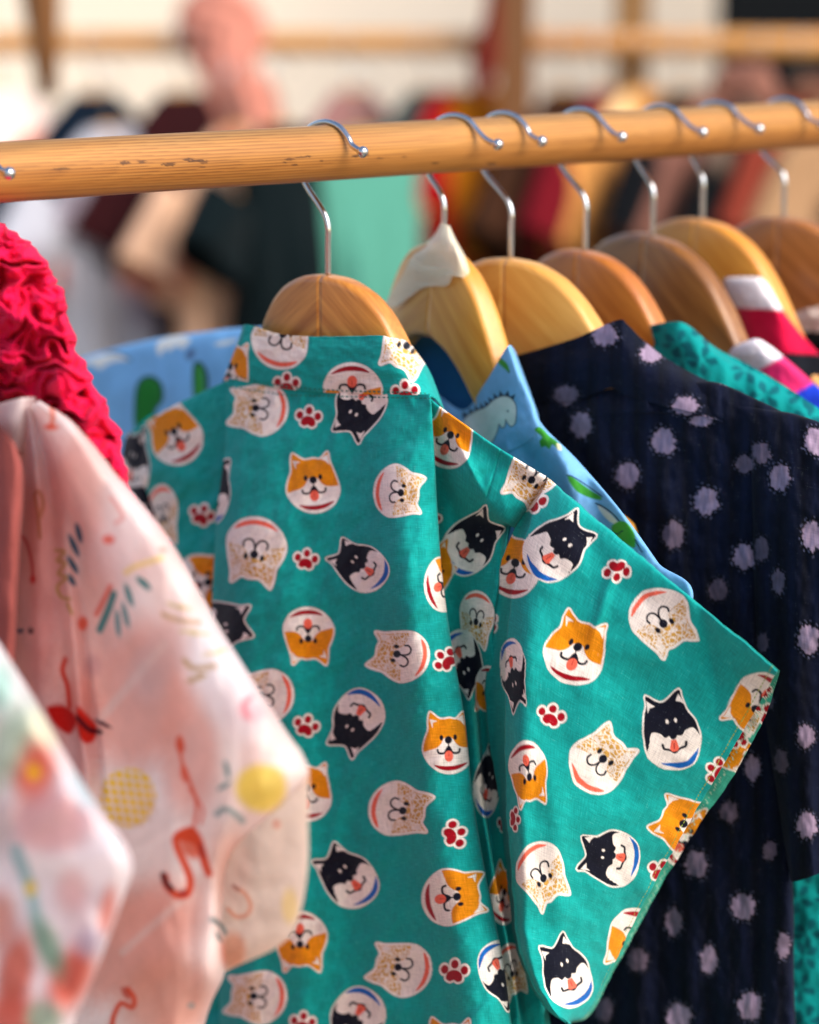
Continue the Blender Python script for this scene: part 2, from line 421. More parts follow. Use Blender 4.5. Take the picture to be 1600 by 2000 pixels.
HK = [(0, -.001), (0, .02), (0, .036), (-.005, .047), (-.021, .068), (-.0285, .082), (-.0255, .0975), (-.014, .1068), (-.001, .1094), (.0110, .1070), (.0185, .1010), (.0235, .0955), (.0285, .0930), (.0335, .0918)]
# z measured from the hanger top, pole centre at z=.0895
HPX = {}
def hook_mesh(drop, var=0.0, seed=0, lean=0.0, hx=1.0):
    rr = random.Random(seed); pts = []
    for i, (x, z) in enumerate(HK):
        zz = z * (drop - .0) / .0895 if z <= .047 else z + (drop - .0895)
        pts.append((x * (1 + var * rr.uniform(-1, 1)) * (hx if x > .02 else 1) + lean * float(sstep(.036, .085, z)), 0.0, zz))
    pts = np.array(pts)
    t = tube(pts, .0019, 12)
    s = sphere(pts[-1] + np.array([.0008, 0, -.0002]), 0.0038, 14, 10)
    return mesh_from('hook', *join(t, s))
def collar_mesh():
    return mesh_from('ferrule', *tube([(0, 0, -.0015), (0, 0, .0025)], .0034, 12, True, 1))
ME_F = collar_mesh()
def make_hanger(px, psi, drop, roll, c1, c2, label, seed, hookpsi=None, group='wooden hangers on the front pole', wide=1.0, lean=0.0, hx=1.0):
    F = Frame(px + lean * 2090, psi); HPX[px] = px + lean * 2090
    hp = F.psi if hookpsi is None else R(hookpsi)
    ha = np.array([math.cos(hp), -math.sin(hp), 0])
    root = empty('wooden_hanger', tuple(F.O - np.array([0, 0, drop]) - lean * ha), -F.psi)
    tag(root, label, 'hanger', group)
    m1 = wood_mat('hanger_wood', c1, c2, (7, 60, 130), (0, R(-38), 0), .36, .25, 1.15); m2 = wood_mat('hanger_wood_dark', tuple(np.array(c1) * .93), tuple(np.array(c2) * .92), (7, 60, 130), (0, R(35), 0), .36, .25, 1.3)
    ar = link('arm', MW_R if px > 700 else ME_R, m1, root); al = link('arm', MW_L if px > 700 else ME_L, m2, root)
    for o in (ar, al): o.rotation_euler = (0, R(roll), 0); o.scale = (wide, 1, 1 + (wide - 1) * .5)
    hk = link('hook', hook_mesh(drop, .03, seed, lean, hx), M_CHROME, root)
    if hookpsi is not None:
        hk.rotation_euler = (0, 0, -(R(hookpsi) - F.psi))
    return root, F
GOLD = ((226, 156, 70), (172, 100, 34))
H = {}
H[1] = make_hanger(640, 46, .0790, 0, *GOLD, 'honey coloured wooden hanger inside the collar of the dog print shirt', 1)
H[2] = make_hanger(868, 60, .0690, 9, (228, 166, 72), (205, 134, 44), 'yellowish wooden hanger with masking tape wound around its neck', 2, 44, wide=.90, lean=.011, hx=1.12)
H[3] = make_hanger(1000, 46, .0790, 0, (234, 178, 92), (216, 150, 66), 'pale yellow wooden hanger holding the navy spotted shirt', 3, wide=1.15, lean=-.006)
H[4] = make_hanger(1147, 52, .0790, 3, (206, 130, 54), (168, 90, 28), 'reddish brown wooden hanger holding the turquoise leaf print shirt', 4, 46, wide=1.08, lean=-.004, hx=1.1)
H[5] = make_hanger(1278, 54, .0740, 5, (170, 114, 56), (112, 66, 26), 'dull brown wooden hanger directly behind the reddish brown one', 5, 46, wide=1.25, lean=.007, hx=1.15)
H[6] = make_hanger(1375, 50, .0665, 4, (232, 164, 70), (208, 130, 42), 'bright golden wooden hanger with a white and crimson striped shirt', 6, 46, wide=1.12, lean=.013, hx=1.15)
H[7] = make_hanger(1535, 46, .0690, 0, (196, 128, 66), (150, 88, 38), 'brown wooden hanger farthest right on the front pole', 7, wide=1.12)
H[0] = make_hanger(-52, 46, .0790, 12, *GOLD, 'wooden hanger at the left edge whose hook tip shows above the red ruffles', 8)
H[-1] = make_hanger(-150, 46, .0790, 16, *GOLD, 'wooden hanger under the pink flamingo shirt, just out of frame', 9)
H[-2] = make_hanger(-560, 46, .0790, 0, *GOLD, 'wooden hanger under the pale flowered garment, nearest to the camera', 10, wide=.8)
# ------------------------------------------------------------------ printed motifs, evaluated on the cloth's own points
C_TEAL = lin((16, 154, 146)); C_WHITE = lin((238, 226, 214)); C_ORANGE = lin((226, 138, 14)); C_RED = lin((158, 6, 26)); C_BLACK = lin((16, 18, 32))
C_CORAL = lin((238, 104, 80)); C_BLUE = lin((16, 96, 176)); C_TAN = lin((206, 156, 70))
def smoothpoly(P, k=6, closed=True):
    P = np.array(P, float)
    if closed: P = np.vstack([P[-1:], P, P[:2]]); t = np.arange(0, (len(P) - 3) * k) / k + 1
    else: t = np.linspace(0, len(P) - 1, (len(P) - 1) * k + 1)
    return catmull(P, t)
def sd_poly(X, Y, P):
    """signed distance (negative inside) to a closed polygon"""
    d2 = np.full(X.shape, 1e18); inside = np.zeros(X.shape, bool)
    x1, y1 = P[:, 0], P[:, 1]; x2, y2 = np.roll(x1, -1), np.roll(y1, -1)
    for a, b, c, d in zip(x1, y1, x2, y2):
        ex, ey = c - a, d - b; l2 = ex * ex + ey * ey + 1e-12
        t = np.clip(((X - a) * ex + (Y - b) * ey) / l2, 0, 1)
        d2 = np.minimum(d2, (X - a - t * ex) ** 2 + (Y - b - t * ey) ** 2)
        cr = ((b > Y) != (d > Y)) & (X < (c - a) * (Y - b) / (d - b + 1e-12) + a); inside ^= cr
    return np.where(inside, -1, 1) * np.sqrt(d2)
def sd_line(X, Y, P, w):
    d2 = np.full(X.shape, 1e18)
    for (a, b), (c, d) in zip(P[:-1], P[1:]):
        ex, ey = c - a, d - b; l2 = ex * ex + ey * ey + 1e-12
        t = np.clip(((X - a) * ex + (Y - b) * ey) / l2, 0, 1)
        d2 = np.minimum(d2, (X - a - t * ex) ** 2 + (Y - b - t * ey) ** 2)
    return np.sqrt(d2) - w
def sd_ell(X, Y, c, r):
    x, y = (X - c[0]) / r[0], (Y - c[1]) / r[1]; return (np.hypot(x, y) - 1) * min(r)
def rotp(P, deg):
    c, s = math.cos(R(deg)), math.sin(R(deg)); P = np.array(P, float); return P @ np.array([[c, s], [-s, c]])
OUT_A = np.array([(-46, -57), (-41, -58), (-21, -46), (0, -49), (14, -48), (27, -62), (32, -60), (35, -43), (47, -14), (55, 11), (54, 28), (43, 49), (23, 62), (1, 66), (-21, 61), (-41, 47), (-54, 28), (-56, 12), (-52, -6), (-47, -21), (-48, -43)], float)
OUT_A = smoothpoly(rotp(OUT_A, 5), 3)
OUT_B = rotp([(-66, -55), (-37, -49), (-24, -58), (-7, -79), (4, -64), (15, -47), (34, -33), (47, -18), (57, 12), (56, 42), (38, 63), (2, 73), (-33, 59), (-52, 26), (-58, -11), (-60, -35)], 22)
OUT_B = smoothpoly(OUT_B, 3)
_r = np.random.RandomState(4); CELLS = _r.uniform(-66, 66, (400, 2))
def head_A(X, Y):
    o = sd_poly(X, Y, OUT_A); L = [(o - 2.6, C_WHITE)]
    low = smoothpoly([(-62, 22), (-42, 17), (-27, 13), (-17, 5), (-10, -6), (0, -9), (9, -6), (17, 5), (27, 12), (42, 14), (62, 12)], 4, False)
    yl = np.interp(X, low[:, 0], low[:, 1]); L.append((np.maximum(o + 1.0, Y - yl), C_ORANGE))
    for t in ([(-40, -47), (-25, -43), (-34, -40), (-35, -30)], [(34, -54), (20, -46), (29, -42), (37, -33)]): L.append((sd_poly(X, Y, np.array(t, float)) - .6, C_WHITE))
    return o, L
def face(X, Y, L, tongue=True, w=2.3):
    for ex in (-15.5, 15.5): L.append((sd_ell(X, Y, (ex, -8), (4.2, 6.0)), C_BLACK))
    L.append((sd_ell(X, Y, (0, -3), (8.0, 8.2)), C_BLACK))
    if tongue:
        m = smoothpoly([(-25, 17), (-23, 23), (-16, 25), (-8, 23), (-4, 16), (0, 11), (4, 16), (8, 23), (16, 25), (23, 23), (25, 17)], 4, False)
        L.append((sd_line(X, Y, m, w), C_BLACK)); L.append((sd_poly(X, Y, np.array([(-11, 24), (-5, 13), (0, 9), (5, 13), (11, 24), (0, 30)], float)), C_BLACK))
        L.append((sd_line(X, Y, [(0, 4), (0, 12)], 1.3), C_BLACK))
        L.append((sd_ell(X, Y, (0, 31), (9.8, 11.5)), C_CORAL)); L.append((sd_line(X, Y, [(0, 22), (0, 31)], .8), lin((190, 60, 50))))
    else:
        m = smoothpoly([(-22, 10), (-23, 18), (-17, 24), (-9, 24), (-3, 18), (0, 9), (3, 18), (9, 24), (17, 24), (23, 18), (22, 10)], 4, False)
        L.append((sd_line(X, Y, m, 2.0), C_BLACK)); L.append((sd_line(X, Y, [(0, 2), (0, 11)], 2.2), C_BLACK))
def motif(kind, X, Y):
    """list of (signed distance, colour) layers, in px of a head about 110 x 128"""
    if kind in 'AC':
        o, L = head_A(X, Y)
        if kind == 'C':
            top = L[1][0]; L = [L[0]]
            x = X + 3 * noise(X / 9, Y / 9, 3); y = Y + 3 * noise(X / 9, Y / 9, 9)
            f1 = np.full(X.shape, 1e9); f2 = np.full(X.shape, 1e9)
            sel = top < 3
            if sel.any():
                xs, ys = x[sel], y[sel]; a1 = np.full(xs.shape, 1e9); a2 = a1.copy()
                for cx, cy in CELLS:
                    d = np.hypot((xs - cx) * .75, ys - cy); a2 = np.minimum(a2, np.maximum(a1, d)); a1 = np.minimum(a1, d)
                f1[sel] = a1; f2[sel] = a2
            cell = -(f2 - f1 - 1.5) * .7
            L.append((np.maximum(top + 2.5, cell), C_TAN)); L.append((np.maximum(np.abs(top + 3.0) - .7, -np.sin((X + Y) / 2.2) * 1.5), C_TAN))
        face(X, Y, L, kind == 'A')
        if kind == 'A': cr = [(-34, 48), (-14, 51), (12, 51), (41, 45), (30, 54), (14, 60), (-4, 61), (-22, 57)]; cc = C_RED
        else: cr = [(-38, 46), (-14, 52), (14, 52), (44, 40), (34, 53), (14, 61), (-4, 62), (-22, 58)]; cc = C_CORAL
        L.append((sd_poly(X, Y, smoothpoly(cr, 3)), cc)); return L
    if kind == 'B':
        o = sd_poly(X, Y, OUT_B); L = [(o - 2.6, C_WHITE)]
        low = smoothpoly([(-62, 40), (-54, 30), (-46, 8), (-39, -2), (-24, 2), (-17, 10), (-8, 8), (0, 10), (8, 8), (17, 10), (24, 2), (39, -2), (47, 8), (54, 30), (62, 40)], 4, False)
        yl = np.interp(X, low[:, 0], low[:, 1]); L.append((np.maximum(o + .8, Y - yl), C_BLACK))
        for t in ([(-40, -65), (-26, -54), (-36, -52), (-40, -44)], [(22, -66), (14, -56), (21, -53), (30, -46)]): L.append((sd_poly(X, Y, rotp(t, 0)) - .4, C_WHITE))
        for ex in (-7.5, 7.5): L.append((sd_ell(X, Y, (ex, -19), (2.7, 4.2)), C_WHITE))
        L.append((sd_ell(X, Y, (0, 6), (7.5, 8.5)), C_BLACK))
        m = smoothpoly([(-24, 24), (-22, 32), (-14, 34), (-8, 36), (0, 40), (8, 36), (14, 34), (22, 32), (24, 24)], 4, False)
        L.append((sd_line(X, Y, m, 2.5), C_BLACK))
        L.append((sd_poly(X, Y, np.array([(-5, 15), (5, 15), (10, 33), (6, 38), (-6, 38), (-10, 33)], float)), C_CORAL)); L.append((sd_line(X, Y, [(0, 22), (0, 32)], .8), lin((150, 30, 40))))
        cr = [(-33, 57), (-10, 61), (20, 58), (52, 36), (46, 54), (30, 66), (8, 72), (-14, 68)]
        L.append((np.maximum(sd_poly(X, Y, smoothpoly(cr, 3)), o + .5), C_BLUE)); return L
    # paw
    pad = sd_poly(X, Y, smoothpoly([(-14, 12), (-13, 2), (-5, -4), (5, -4), (13, 2), (14, 12), (7, 16), (0, 13), (-7, 16)], 4))
    toes = [sd_ell(X, Y, c, (6.6, 7.8)) for c in ((-18, -4), (-1, -15), (17, -6))]
    u = np.minimum.reduce([pad] + toes); return [(u - 3.8, C_WHITE)] + [(d, C_RED) for d in [pad] + toes]
def paint(px, py, base, items, aa=.75, mask=None):
    """items: (kind, cx, cy, angle deg clockwise from upright, scale, squash-x)"""
    out = np.empty(px.shape + (3,)); out[:] = base
    for it in items:
        kind, cx, cy, ang = it[:4]; s = it[4] if len(it) > 4 else 1.0; qx = it[5] if len(it) > 5 else 1.0
        rad = (46 if kind == 'D' else 92) * s
        m = (np.abs(px - cx) < rad * max(qx, .2) + 4) & (np.abs(py - cy) < rad)
        if mask is not None: m &= mask
        if not m.any(): continue
        dx = (px[m] - cx) / s / qx; dy = (py[m] - cy) / s
        c, sn = math.cos(R(ang)), math.sin(R(ang)); X = c * dx + sn * dy; Y = -sn * dx + c * dy
        o = out[m]
        for d, colr in motif(kind, X, Y):
            a = np.clip(.5 - d / (2 * aa), 0, 1)[:, None]; o = o * (1 - a) + colr * a
        out[m] = o
    return out

def paint_shapes(px, py, c, shapes, aa=1.5):
    """shapes: ('p', points, colour, alpha) polygon, ('l', points, colour, width, alpha) line, ('e', (cx, cy, rx, ry, deg), colour, softness, alpha)"""
    for sh in shapes:
        k = sh[0]
        if k == 'e':
            cx, cy, rx, ry, dg = sh[1]; m = np.hypot(px - cx, py - cy) < max(rx, ry) * 1.8
            if not m.any(): continue
            dx, dy = px[m] - cx, py[m] - cy; cc, s_ = math.cos(R(dg)), math.sin(R(dg)); x = cc * dx + s_ * dy; y = -s_ * dx + cc * dy
            q = np.hypot(x / rx, y / ry) + .06 * noise(px[m] / 9, py[m] / 9, 2); a = (1 - sstep(1 - sh[3], 1 + sh[3], q)) * sh[4]
        else:
            P = np.array(sh[1], float); pad = 12; m = (px > P[:, 0].min() - pad) & (px < P[:, 0].max() + pad) & (py > P[:, 1].min() - pad) & (py < P[:, 1].max() + pad)
            if not m.any(): continue
            if k == 'p': d = sd_poly(px[m], py[m], smoothpoly(P, 4)); al = sh[3] if len(sh) > 3 else 1
            elif k == 's': d = sd_poly(px[m], py[m], P); al = 1
            else: d = sd_line(px[m], py[m], smoothpoly(P, 4, False) if len(P) > 2 else P, sh[3]); al = sh[4] if len(sh) > 4 else 1
            a = np.clip(.5 - d / (2 * aa), 0, 1) * al
        c[m] = c[m] * (1 - a[:, None]) + lin(sh[2]) * a[:, None]
    return c
# ------------------------------------------------------------------ the dog print shirt
F1 = H[1][1]
M_DOG = cloth_mat('dog_print_cotton', None, .82, .3, .35, .14, crease=.16)
dog = empty('dog_print_shirt', tuple(F1.O - np.array([0, 0, .12]))); tag(dog, 'teal short sleeved shirt printed with cartoon dog faces and red paw prints', 'shirt')
ST = 1.55
CENTER = [('C', 502, 797, -84, .98), ('D', 603, 817, 8), ('B', 698, 792, 207, .95), ('A', 612, 940, -5), ('C', 781, 962, 98, 1, .82), ('C', 497, 1080, 189, 1.04), ('D', 598, 1095, 10, .95), ('B', 704, 1102, -52, .86),
    ('A', 602, 1245, 179, .95), ('C', 778, 1278, -76, .98), ('D', 872, 1290, -45), ('B', 692, 1408, 212, .95), ('D', 598, 1420, 18), ('A', 876, 1448, -2, 1.02, .93), ('C', 512, 1358, -88, 1), ('A', 598, 1542, 6), ('C', 784, 1583, 100, 1.02),
    ('D', 886, 1631, 72, 1.1), ('B', 680, 1710, -40, .97), ('A', 890, 1752, 82, 1.06), ('A', 586, 1842, 178), ('C', 780, 1890, -74, 1.02), ('D', 888, 1900, 6, 1.1), ('B', 980, 1905, 150, 1, .8), ('C', 498, 1946, -84), ('D', 592, 2000, 8), ('B', 690, 1994, 212),
    ('A', 882, 2048, 0, 1.05), ('B', 424, 1228, 84), ('B', 418, 955, 20, 1, .7), ('A', 876, 1138, 72, 1.02, .75), ('D', 470, 1500, 10), ('A', 480, 1700, 10), ('B', 560, 2150, 20), ('C', 760, 2170, 100), ('B', 940, 2190, -30), ('A', 640, 2290, 180), ('C', 850, 2330, 20), ('A', 500, 2330, 90), ('B', 720, 2440, 70), ('C', 560, 2500, -70), ('A', 900, 2520, 0)]
RIGHT = [('A', 879, 852, 24, .98, .92), ('D', 838, 1014, 88, 1.05), ('B', 925, 1062, 48, .97, .92), ('A', 858, 1108, 60, .9, .6), ('C', 1040, 935, 215, 1.0), ('C', 930, 1212, 190, .9, .7), ('B', 905, 1296, 150, .95, .7), ('A', 952, 1352, 196, .8, .6), ('B', 955, 1530, 30, .95, .5),
    ('A', 985, 1745, 20, .95, .55), ('C', 1000, 1900, 160, .9, .6), ('D', 985, 1610, 0, .9, .6)]
LEFT = [('A', 341, 845, -28, .96, .92), ('D', 394, 1008, 22), ('C', 318, 1010, 170, .95, .55), ('A', 404, 1138, 72, 1.02, .95), ('B', 262, 905, 10, 1, .6), ('C', 300, 1180, 30)]
CENTER = [(k, x, y, a, (r[0] if r else 1) * (1.0 if (k in 'D' or y == 1080) else .92 if k in 'A' else .92), *r[1:]) for k, x, y, a, *r in CENTER]
RIGHT = [(k, x, y, a, (r[0] if r else 1) * .95, *r[1:]) for k, x, y, a, *r in RIGHT]
# right fold edge and left fold edge as functions of py
RE = lambda y: np.interp(y, [745, 770, 900, 1080, 1190, 1300, 1400, 1560, 1700, 1850, 2000, 2300, 2700], [838, 842, 850, 860, 872, 890, 908, 925, 948, 980, 1000, 1030, 1050])
LE = lambda y: np.interp(y, [745, 900, 1000, 1200, 1500, 2000, 2300, 2700], [446, 438, 424, 411, 408, 430, 425, 420])
def row(y, k, dy=None, w0=None):
    """one cross section; k = how deep the pleats fold here"""
    l, r = float(LE(y)), float(RE(y))
    lw = float(np.interp(y, [745, 900, 1000, 1200, 1500, 2700], [270, 285, 300, 330, 380, 360])) if w0 is None else w0
    c = []
    c += [(lw - 14, y, -.030 - .01 * k), (lw, y, -.016 - .006 * k), (lw + (l - lw) * .3, y, -.001 - .008 * k), (lw + (l - lw) * .72, y, .004 - .012 * k), (l - 4, y, .008 - .016 * k), (l + 16 * k, y, .009 - .018 * k)]
    c += [(l + 9 * k, y, .010 - .002 * k), (l + 0.6 * k, y, .0105 + .006 * k), (l + 16, y, .011 + .014 * k), (l + 52, y, .012 + .024 * k), (l + 120, y, .0125 + .021 * k), ((l + r) / 2 - 20, y, .013 + .010 * k), (r - 150, y, .0125 + .012 * k),
          (r - 85, y, .012 + .026 * k), (r - 42, y, .0115 + .021 * k), (r - 12, y, .011 + .010 * k), (r - 0.6, y, .010 + .001 * k), (r - 9 * k, y, .008 - .012 * k), (r - 16 * k, y, .007 - .024 * k), (r + 14, y, .006 - .026 * k)]
    return c
rows = []
# top edge, running over the shoulders and along the collar seam, then the body below it
ra = row(762, .05); top = []
ys_top = {0: 852, 1: 834, 2: 800, 3: 765, 4: 745, 5: 743, 6: 742, 7: 741, 8: 741, 9: 744, 10: 755, 11: 764, 12: 768, 13: 770, 14: 770, 15: 770, 16: 770, 17: 772, 18: 775, 19: 790}
for i, p in enumerate(ra): top.append((p[0], ys_top[i], p[2]))
right_cols_top = [(905, 826, .006), (965, 868, .001), (1025, 905, -.006), (1066, 930, -.013), (1072, 936, -.030)]
top += right_cols_top
def rcols(y, k, xs, ns=(-.020, -.022, -.024, -.022, -.034)):
    return [(x, y if i < 4 else y, n) for i, (x, n) in enumerate(zip(xs, ns))]
back = [(x, y + 6, n - .020 if (i < 4 or i > 18) else n) for i, (x, y, n) in enumerate(top)]
rows = [back, top]
def blend(r, ylist):
    return [(p[0], yy, p[2]) for p, yy in zip(r, ylist)]
r1 = row(800, .10); yl = [880, 862, 836, 812, 800, 798, 797, 796, 796, 797, 800, 803, 805, 806, 806, 806, 806, 808, 812, 826]
r1 = blend(r1, yl) + [(905, 856, .006), (962, 896, .001), (1014, 938, -.006), (1046, 962, -.013), (1052, 970, -.034)]; rows.append(r1)
r2 = row(880, .34, w0=272); yl = [945, 930, 905, 890, 882, 880, 880, 880, 880, 880, 880, 880, 880, 880, 880, 880, 880, 882, 885, 895]
r2 = blend(r2, yl) + [(902, 925, .006), (948, 965, .003), (986, 1008, -.004), (1004, 1024, -.014), (1012, 1030, -.036)]; rows.append(r2)
for y, k, xs in ((1000, .7, (900, 930, 962, 984, 994)), (1130, 1.0, (905, 930, 955, 974, 985)), (1260, 1.0, (925, 938, 950, 965, 975)), (1400, 1.0, (938, 955, 970, 990, 1000)), (1560, 1.0, (950, 970, 990, 1012, 1022)),
                 (1720, 1.0, (970, 990, 1010, 1030, 1040)), (1880, 1.0, (1000, 1015, 1030, 1050, 1060)), (2040, 1.0, (1025, 1040, 1055, 1070, 1080)), (2300, 1.0, (1060, 1080, 1090, 1100, 1110)), (2700, 1.0, (1080, 1100, 1120, 1130, 1140))):
    q = row(y, k); off = 40 if y < 1100 else 0
    q = [(p[0], p[1] + (off * (i - 19 + 1) / 1 if False else 0), p[2]) for i, p in enumerate(q)]
    q += [(x, y + (30 if y < 1050 else 10 if y < 1200 else 0), n - (.012 if y > 1300 else 0)) for x, n in zip(xs, (-.020, -.019, -.018, -.020, -.038))]
    rows.append(q)
def dog_disp(px, py, s, t):
    f = sstep(760, 900, py)
    d = .0018 * fbm(px / 120 + .2 * py / 90, py / 480, 2, 11) * (.35 + .65 * f) + .0003 * fbm(px / 34, py / 120, 2, 21)
    d += .0035 * np.exp(-((px - 560 - (py - 900) * .03) / 34) ** 2) * sstep(1000, 1500, py) * (s > 7) * (s < 16)
    d -= .003 * np.exp(-((px - 655 - (py - 900) * .035) / 40) ** 2) * sstep(1100, 1700, py) * (s > 7) * (s < 16)
    d += .0022 * np.exp(-((px - 770 - (py - 1100) * .10) / 30) ** 2) * sstep(1100, 1500, py) * (s > 7) * (s < 16)
    d += .0015 * fbm(px / 60 + py / 130, py / 75, 3, 23)
    d += .0006 * np.sin(px / 7 + 2 * noise(px / 30, py / 30, 24)) * np.exp(-((py - 785) / 14) ** 2) * (s > 6)
    # wrinkles fanning out of the armhole and neck
    rr = (s > 18.5)
    d += rr * (.0028 * np.sin((px * .75 + py * .22) / 17 + 1.5 * noise(px / 60, py / 90, 4)) * sstep(1010, 1150, py) * .7 + .0022 * np.exp(-((px - 862 - (py - 800) * .5) / 9) ** 2) * sstep(790, 850, py) * (1 - sstep(930, 1010, py)))
    ll = (s < 5.5)
    d += ll * .0035 * fbm(px / 70 + py / 160, py / 70, 2, 33) * sstep(850, 950, py)
    # flat seam of the yoke on the right
    d -= .0009 * rr * np.exp(-((px - (984 - (py - 860) * .30)) / 2.2) ** 2) * (py < 1000)
    return d
def dog_col(px, py, s, t):
    c = np.empty(px.shape + (3,)); c[:] = C_TEAL
    mc = (s >= 6.6) & (s <= 16.4) & (t > .8); mr = (s > 17.5) & (t > .6); ml = (s < 5.2) & (t > .6)
    for m, it in ((mc, CENTER), (mr, RIGHT), (ml, LEFT)):
        k = paint(px, py, C_TEAL, it, ST / 2, m); c[m] = k[m]
    # double row of stitches under the collar seam
    line = 11 + 741 + np.interp(px, [440, 560, 840], [2, 20, 26])
    st = (np.abs(py - line) < 1.3) & (np.mod(px, 9) < 5.5) & mc; c[st] = lin((40, 120, 105))
    return c
tsv = np.concatenate([[0, .5], np.linspace(1, 2, 44)[:-1], np.linspace(2, 3, 70)[:-1], np.linspace(3, 4, 82)[:-1]])
tt = []
ylev = [762, 806, 880, 1000, 1130, 1260, 1400, 1560, 1720, 1880, 2040, 2300, 2700]
for i in range(3, 10): tt.append(np.linspace(i + 1, i + 2, int((ylev[i + 1] - ylev[i]) / ST) + 1)[:-1])
tsv = np.concatenate([tsv[tsv < 4]] + tt + [np.linspace(11, 13, 70)])
P8 = np.array(rows[6]); 
ssv = []
for j in range(P8.shape[0] - 1):
    L_ = max(abs(P8[j + 1][0] - P8[j][0]), abs(np.array(rows[2])[j + 1][0] - np.array(rows[2])[j][0]) , abs(P8[j + 1][2] - P8[j][2]) * 2200); ssv.append(np.linspace(j, j + 1, max(3, int(L_ / ST)) + 1)[:-1])
ssv = np.concatenate(ssv + [[P8.shape[0] - 1]])
patch('back_panel', F1, rows, M_DOG, dog, disp=dog_disp, colf=dog_col, ts=tsv, ss=ssv)

# collar band
cb = []
cb.append([(470, 660, -.030), (474, 640, -.010), (477, 634, .012), (492, 637, .0165), (545, 652, .0175), (600, 657, .018), (680, 657, .018), (738, 655, .018), (760, 658, .014), (790, 664, -.004), (806, 676, -.022), (812, 690, -.034)])
cb.append([(462, 690, -.030), (464, 672, -.008), (468, 664, .0125), (485, 666, .017), (540, 680, .0185), (600, 686, .019), (680, 687, .019), (742, 686, .019), (776, 690, .014), (816, 704, -.004), (834, 716, -.022), (842, 732, -.036)])
cb.append([(450, 722, -.028), (450, 708, -.006), (454, 700, .0125), (474, 702, .017), (532, 716, .018), (600, 724, .0185), (680, 727, .0185), (752, 728, .0185), (798, 733, .012), (834, 742, -.004), (850, 754, -.022), (858, 772, -.036)])
cb.append([(438, 752, -.028), (436, 742, -.004), (441, 737, .0115), (462, 741, .014), (524, 755, .0145), (600, 764, .0145), (680, 769, .0145), (762, 771, .0145), (820, 772, .010), (848, 776, -.004), (862, 792, -.020), (872, 812, -.034)])
CB = [('C', 552, 655, 18, .98), ('C', 796, 672, 205, 1.0, .95), ('A', 449, 718, 15, .95, .75), ('A', 688, 776, 180, 1.0), ('D', 560, 752, 5), ('D', 792, 768, 0, 1.05), ('B', 405, 745, 20, .7)]
def cb_disp(px, py, s, t): return .0010 * fbm(px / 60, py / 40, 3, 51) + .0008 * np.sin(px / 44 + 1) 
def cb_col(px, py, s, t):
    c = paint(px, py, C_TEAL, CB, ST / 2)
    tt_ = np.broadcast_to(t, px.shape)
    st = (np.abs(tt_ - 2.86) < .03) & (np.mod(px, 9) < 5) & (px < 840); c[st] = lin((30, 110, 96))
    return c
patch('collar', F1, cb, M_DOG, dog, step=ST, disp=cb_disp, colf=cb_col, thick=.0012)

# right sleeve
seam = [(1064, 930), (1014, 1010), (972, 1130), (952, 1260), (950, 1400), (974, 1560), (990, 1700), (1010, 1860), (1060, 1962), (1108, 1999)]
fold = [(1068, 938), (1036, 1016), (1005, 1130), (990, 1260), (986, 1400), (988, 1560), (999, 1700), (1015, 1860), (1066, 1964), (1109, 1999)]
near = [(1518, 1310), (1490, 1362), (1450, 1430), (1404, 1510), (1350, 1600), (1292, 1700), (1240, 1800), (1196, 1888), (1152, 1976), (1112, 2000)]
gn = lambda u, v: .026 * (1 - u) ** 1.3 - .052 * u * u - .010 * u + .012 * math.sin(math.pi * min(max(v, 0), 1)) - .010 * (1 - v) ** 3
def sl_rows():
    out = []
    M = len(seam)
    for i in range(M):
        v = i / (M - 1); sx, fx, nx = np.array(seam[i]), np.array(fold[i]), np.array(near[i])
        e = 1 - abs(2 * v - 1) ** 3
        r_ = [(*sx, -.020), (*(sx * .45 + fx * .55), -.020 + .004 * e), (*(fx + np.array([3, 0])), -.016 + .012 * e), (*fx, -.012 + .026 * e), (*(fx + np.array([7, 1])), -.011 + .031 * e)]
        for u in (.09, .2, .36, .54, .72, .88, 1.0):
            p = fx + (nx - fx) * u; r_.append((p[0], p[1], gn(u, v) * (.25 + .75 * e) - .006 * (1 - e)))
        out.append(r_)
    t0 = [(x + (0 if j < 5 else 1), y + 4, n - .014) for j, (x, y, n) in enumerate(out[0])]
    b0 = [(x - 2, y - 5, n - .016) for (x, y, n) in out[-1]]
    return [t0] + out + [b0]
SL = [('A', 1006, 1100, 14, .98, .95), ('B', 1093, 1072, 52, .98), ('D', 1204, 1112, 181, 1.05), ('C', 1294, 1216, 148, 1.04), ('A', 1128, 1266, 21, 1.06), ('B', 1002, 1318, 165, .95, .45), ('D', 1077, 1400, 18, 1.08), ('C', 1177, 1484, 44, 1.02), ('B', 1314, 1428, -9, 1.02),
    ('A', 1478, 1382, 222, 1.04), ('A', 1032, 1515, 168, 1, .66), ('C', 1060, 1712, 150, 1.02, .8), ('B', 1192, 1671, -79, .98, .80), ('A', 1338, 1610, -62, .98), ('D', 1402, 1508, -60), ('B', 1108, 1898, -24, .96, .85), ('A', 1236, 1842, 205, 1.0, .95), ('D', 1292, 1704, 20), ('D', 1006, 1600, 100, .9, .5),
    ('D', 1040, 980, 18, 1.12), ('C', 1035, 925, 212, .9), ('D', 952, 1222, -30, .98), ('D', 1180, 1990, 0)]
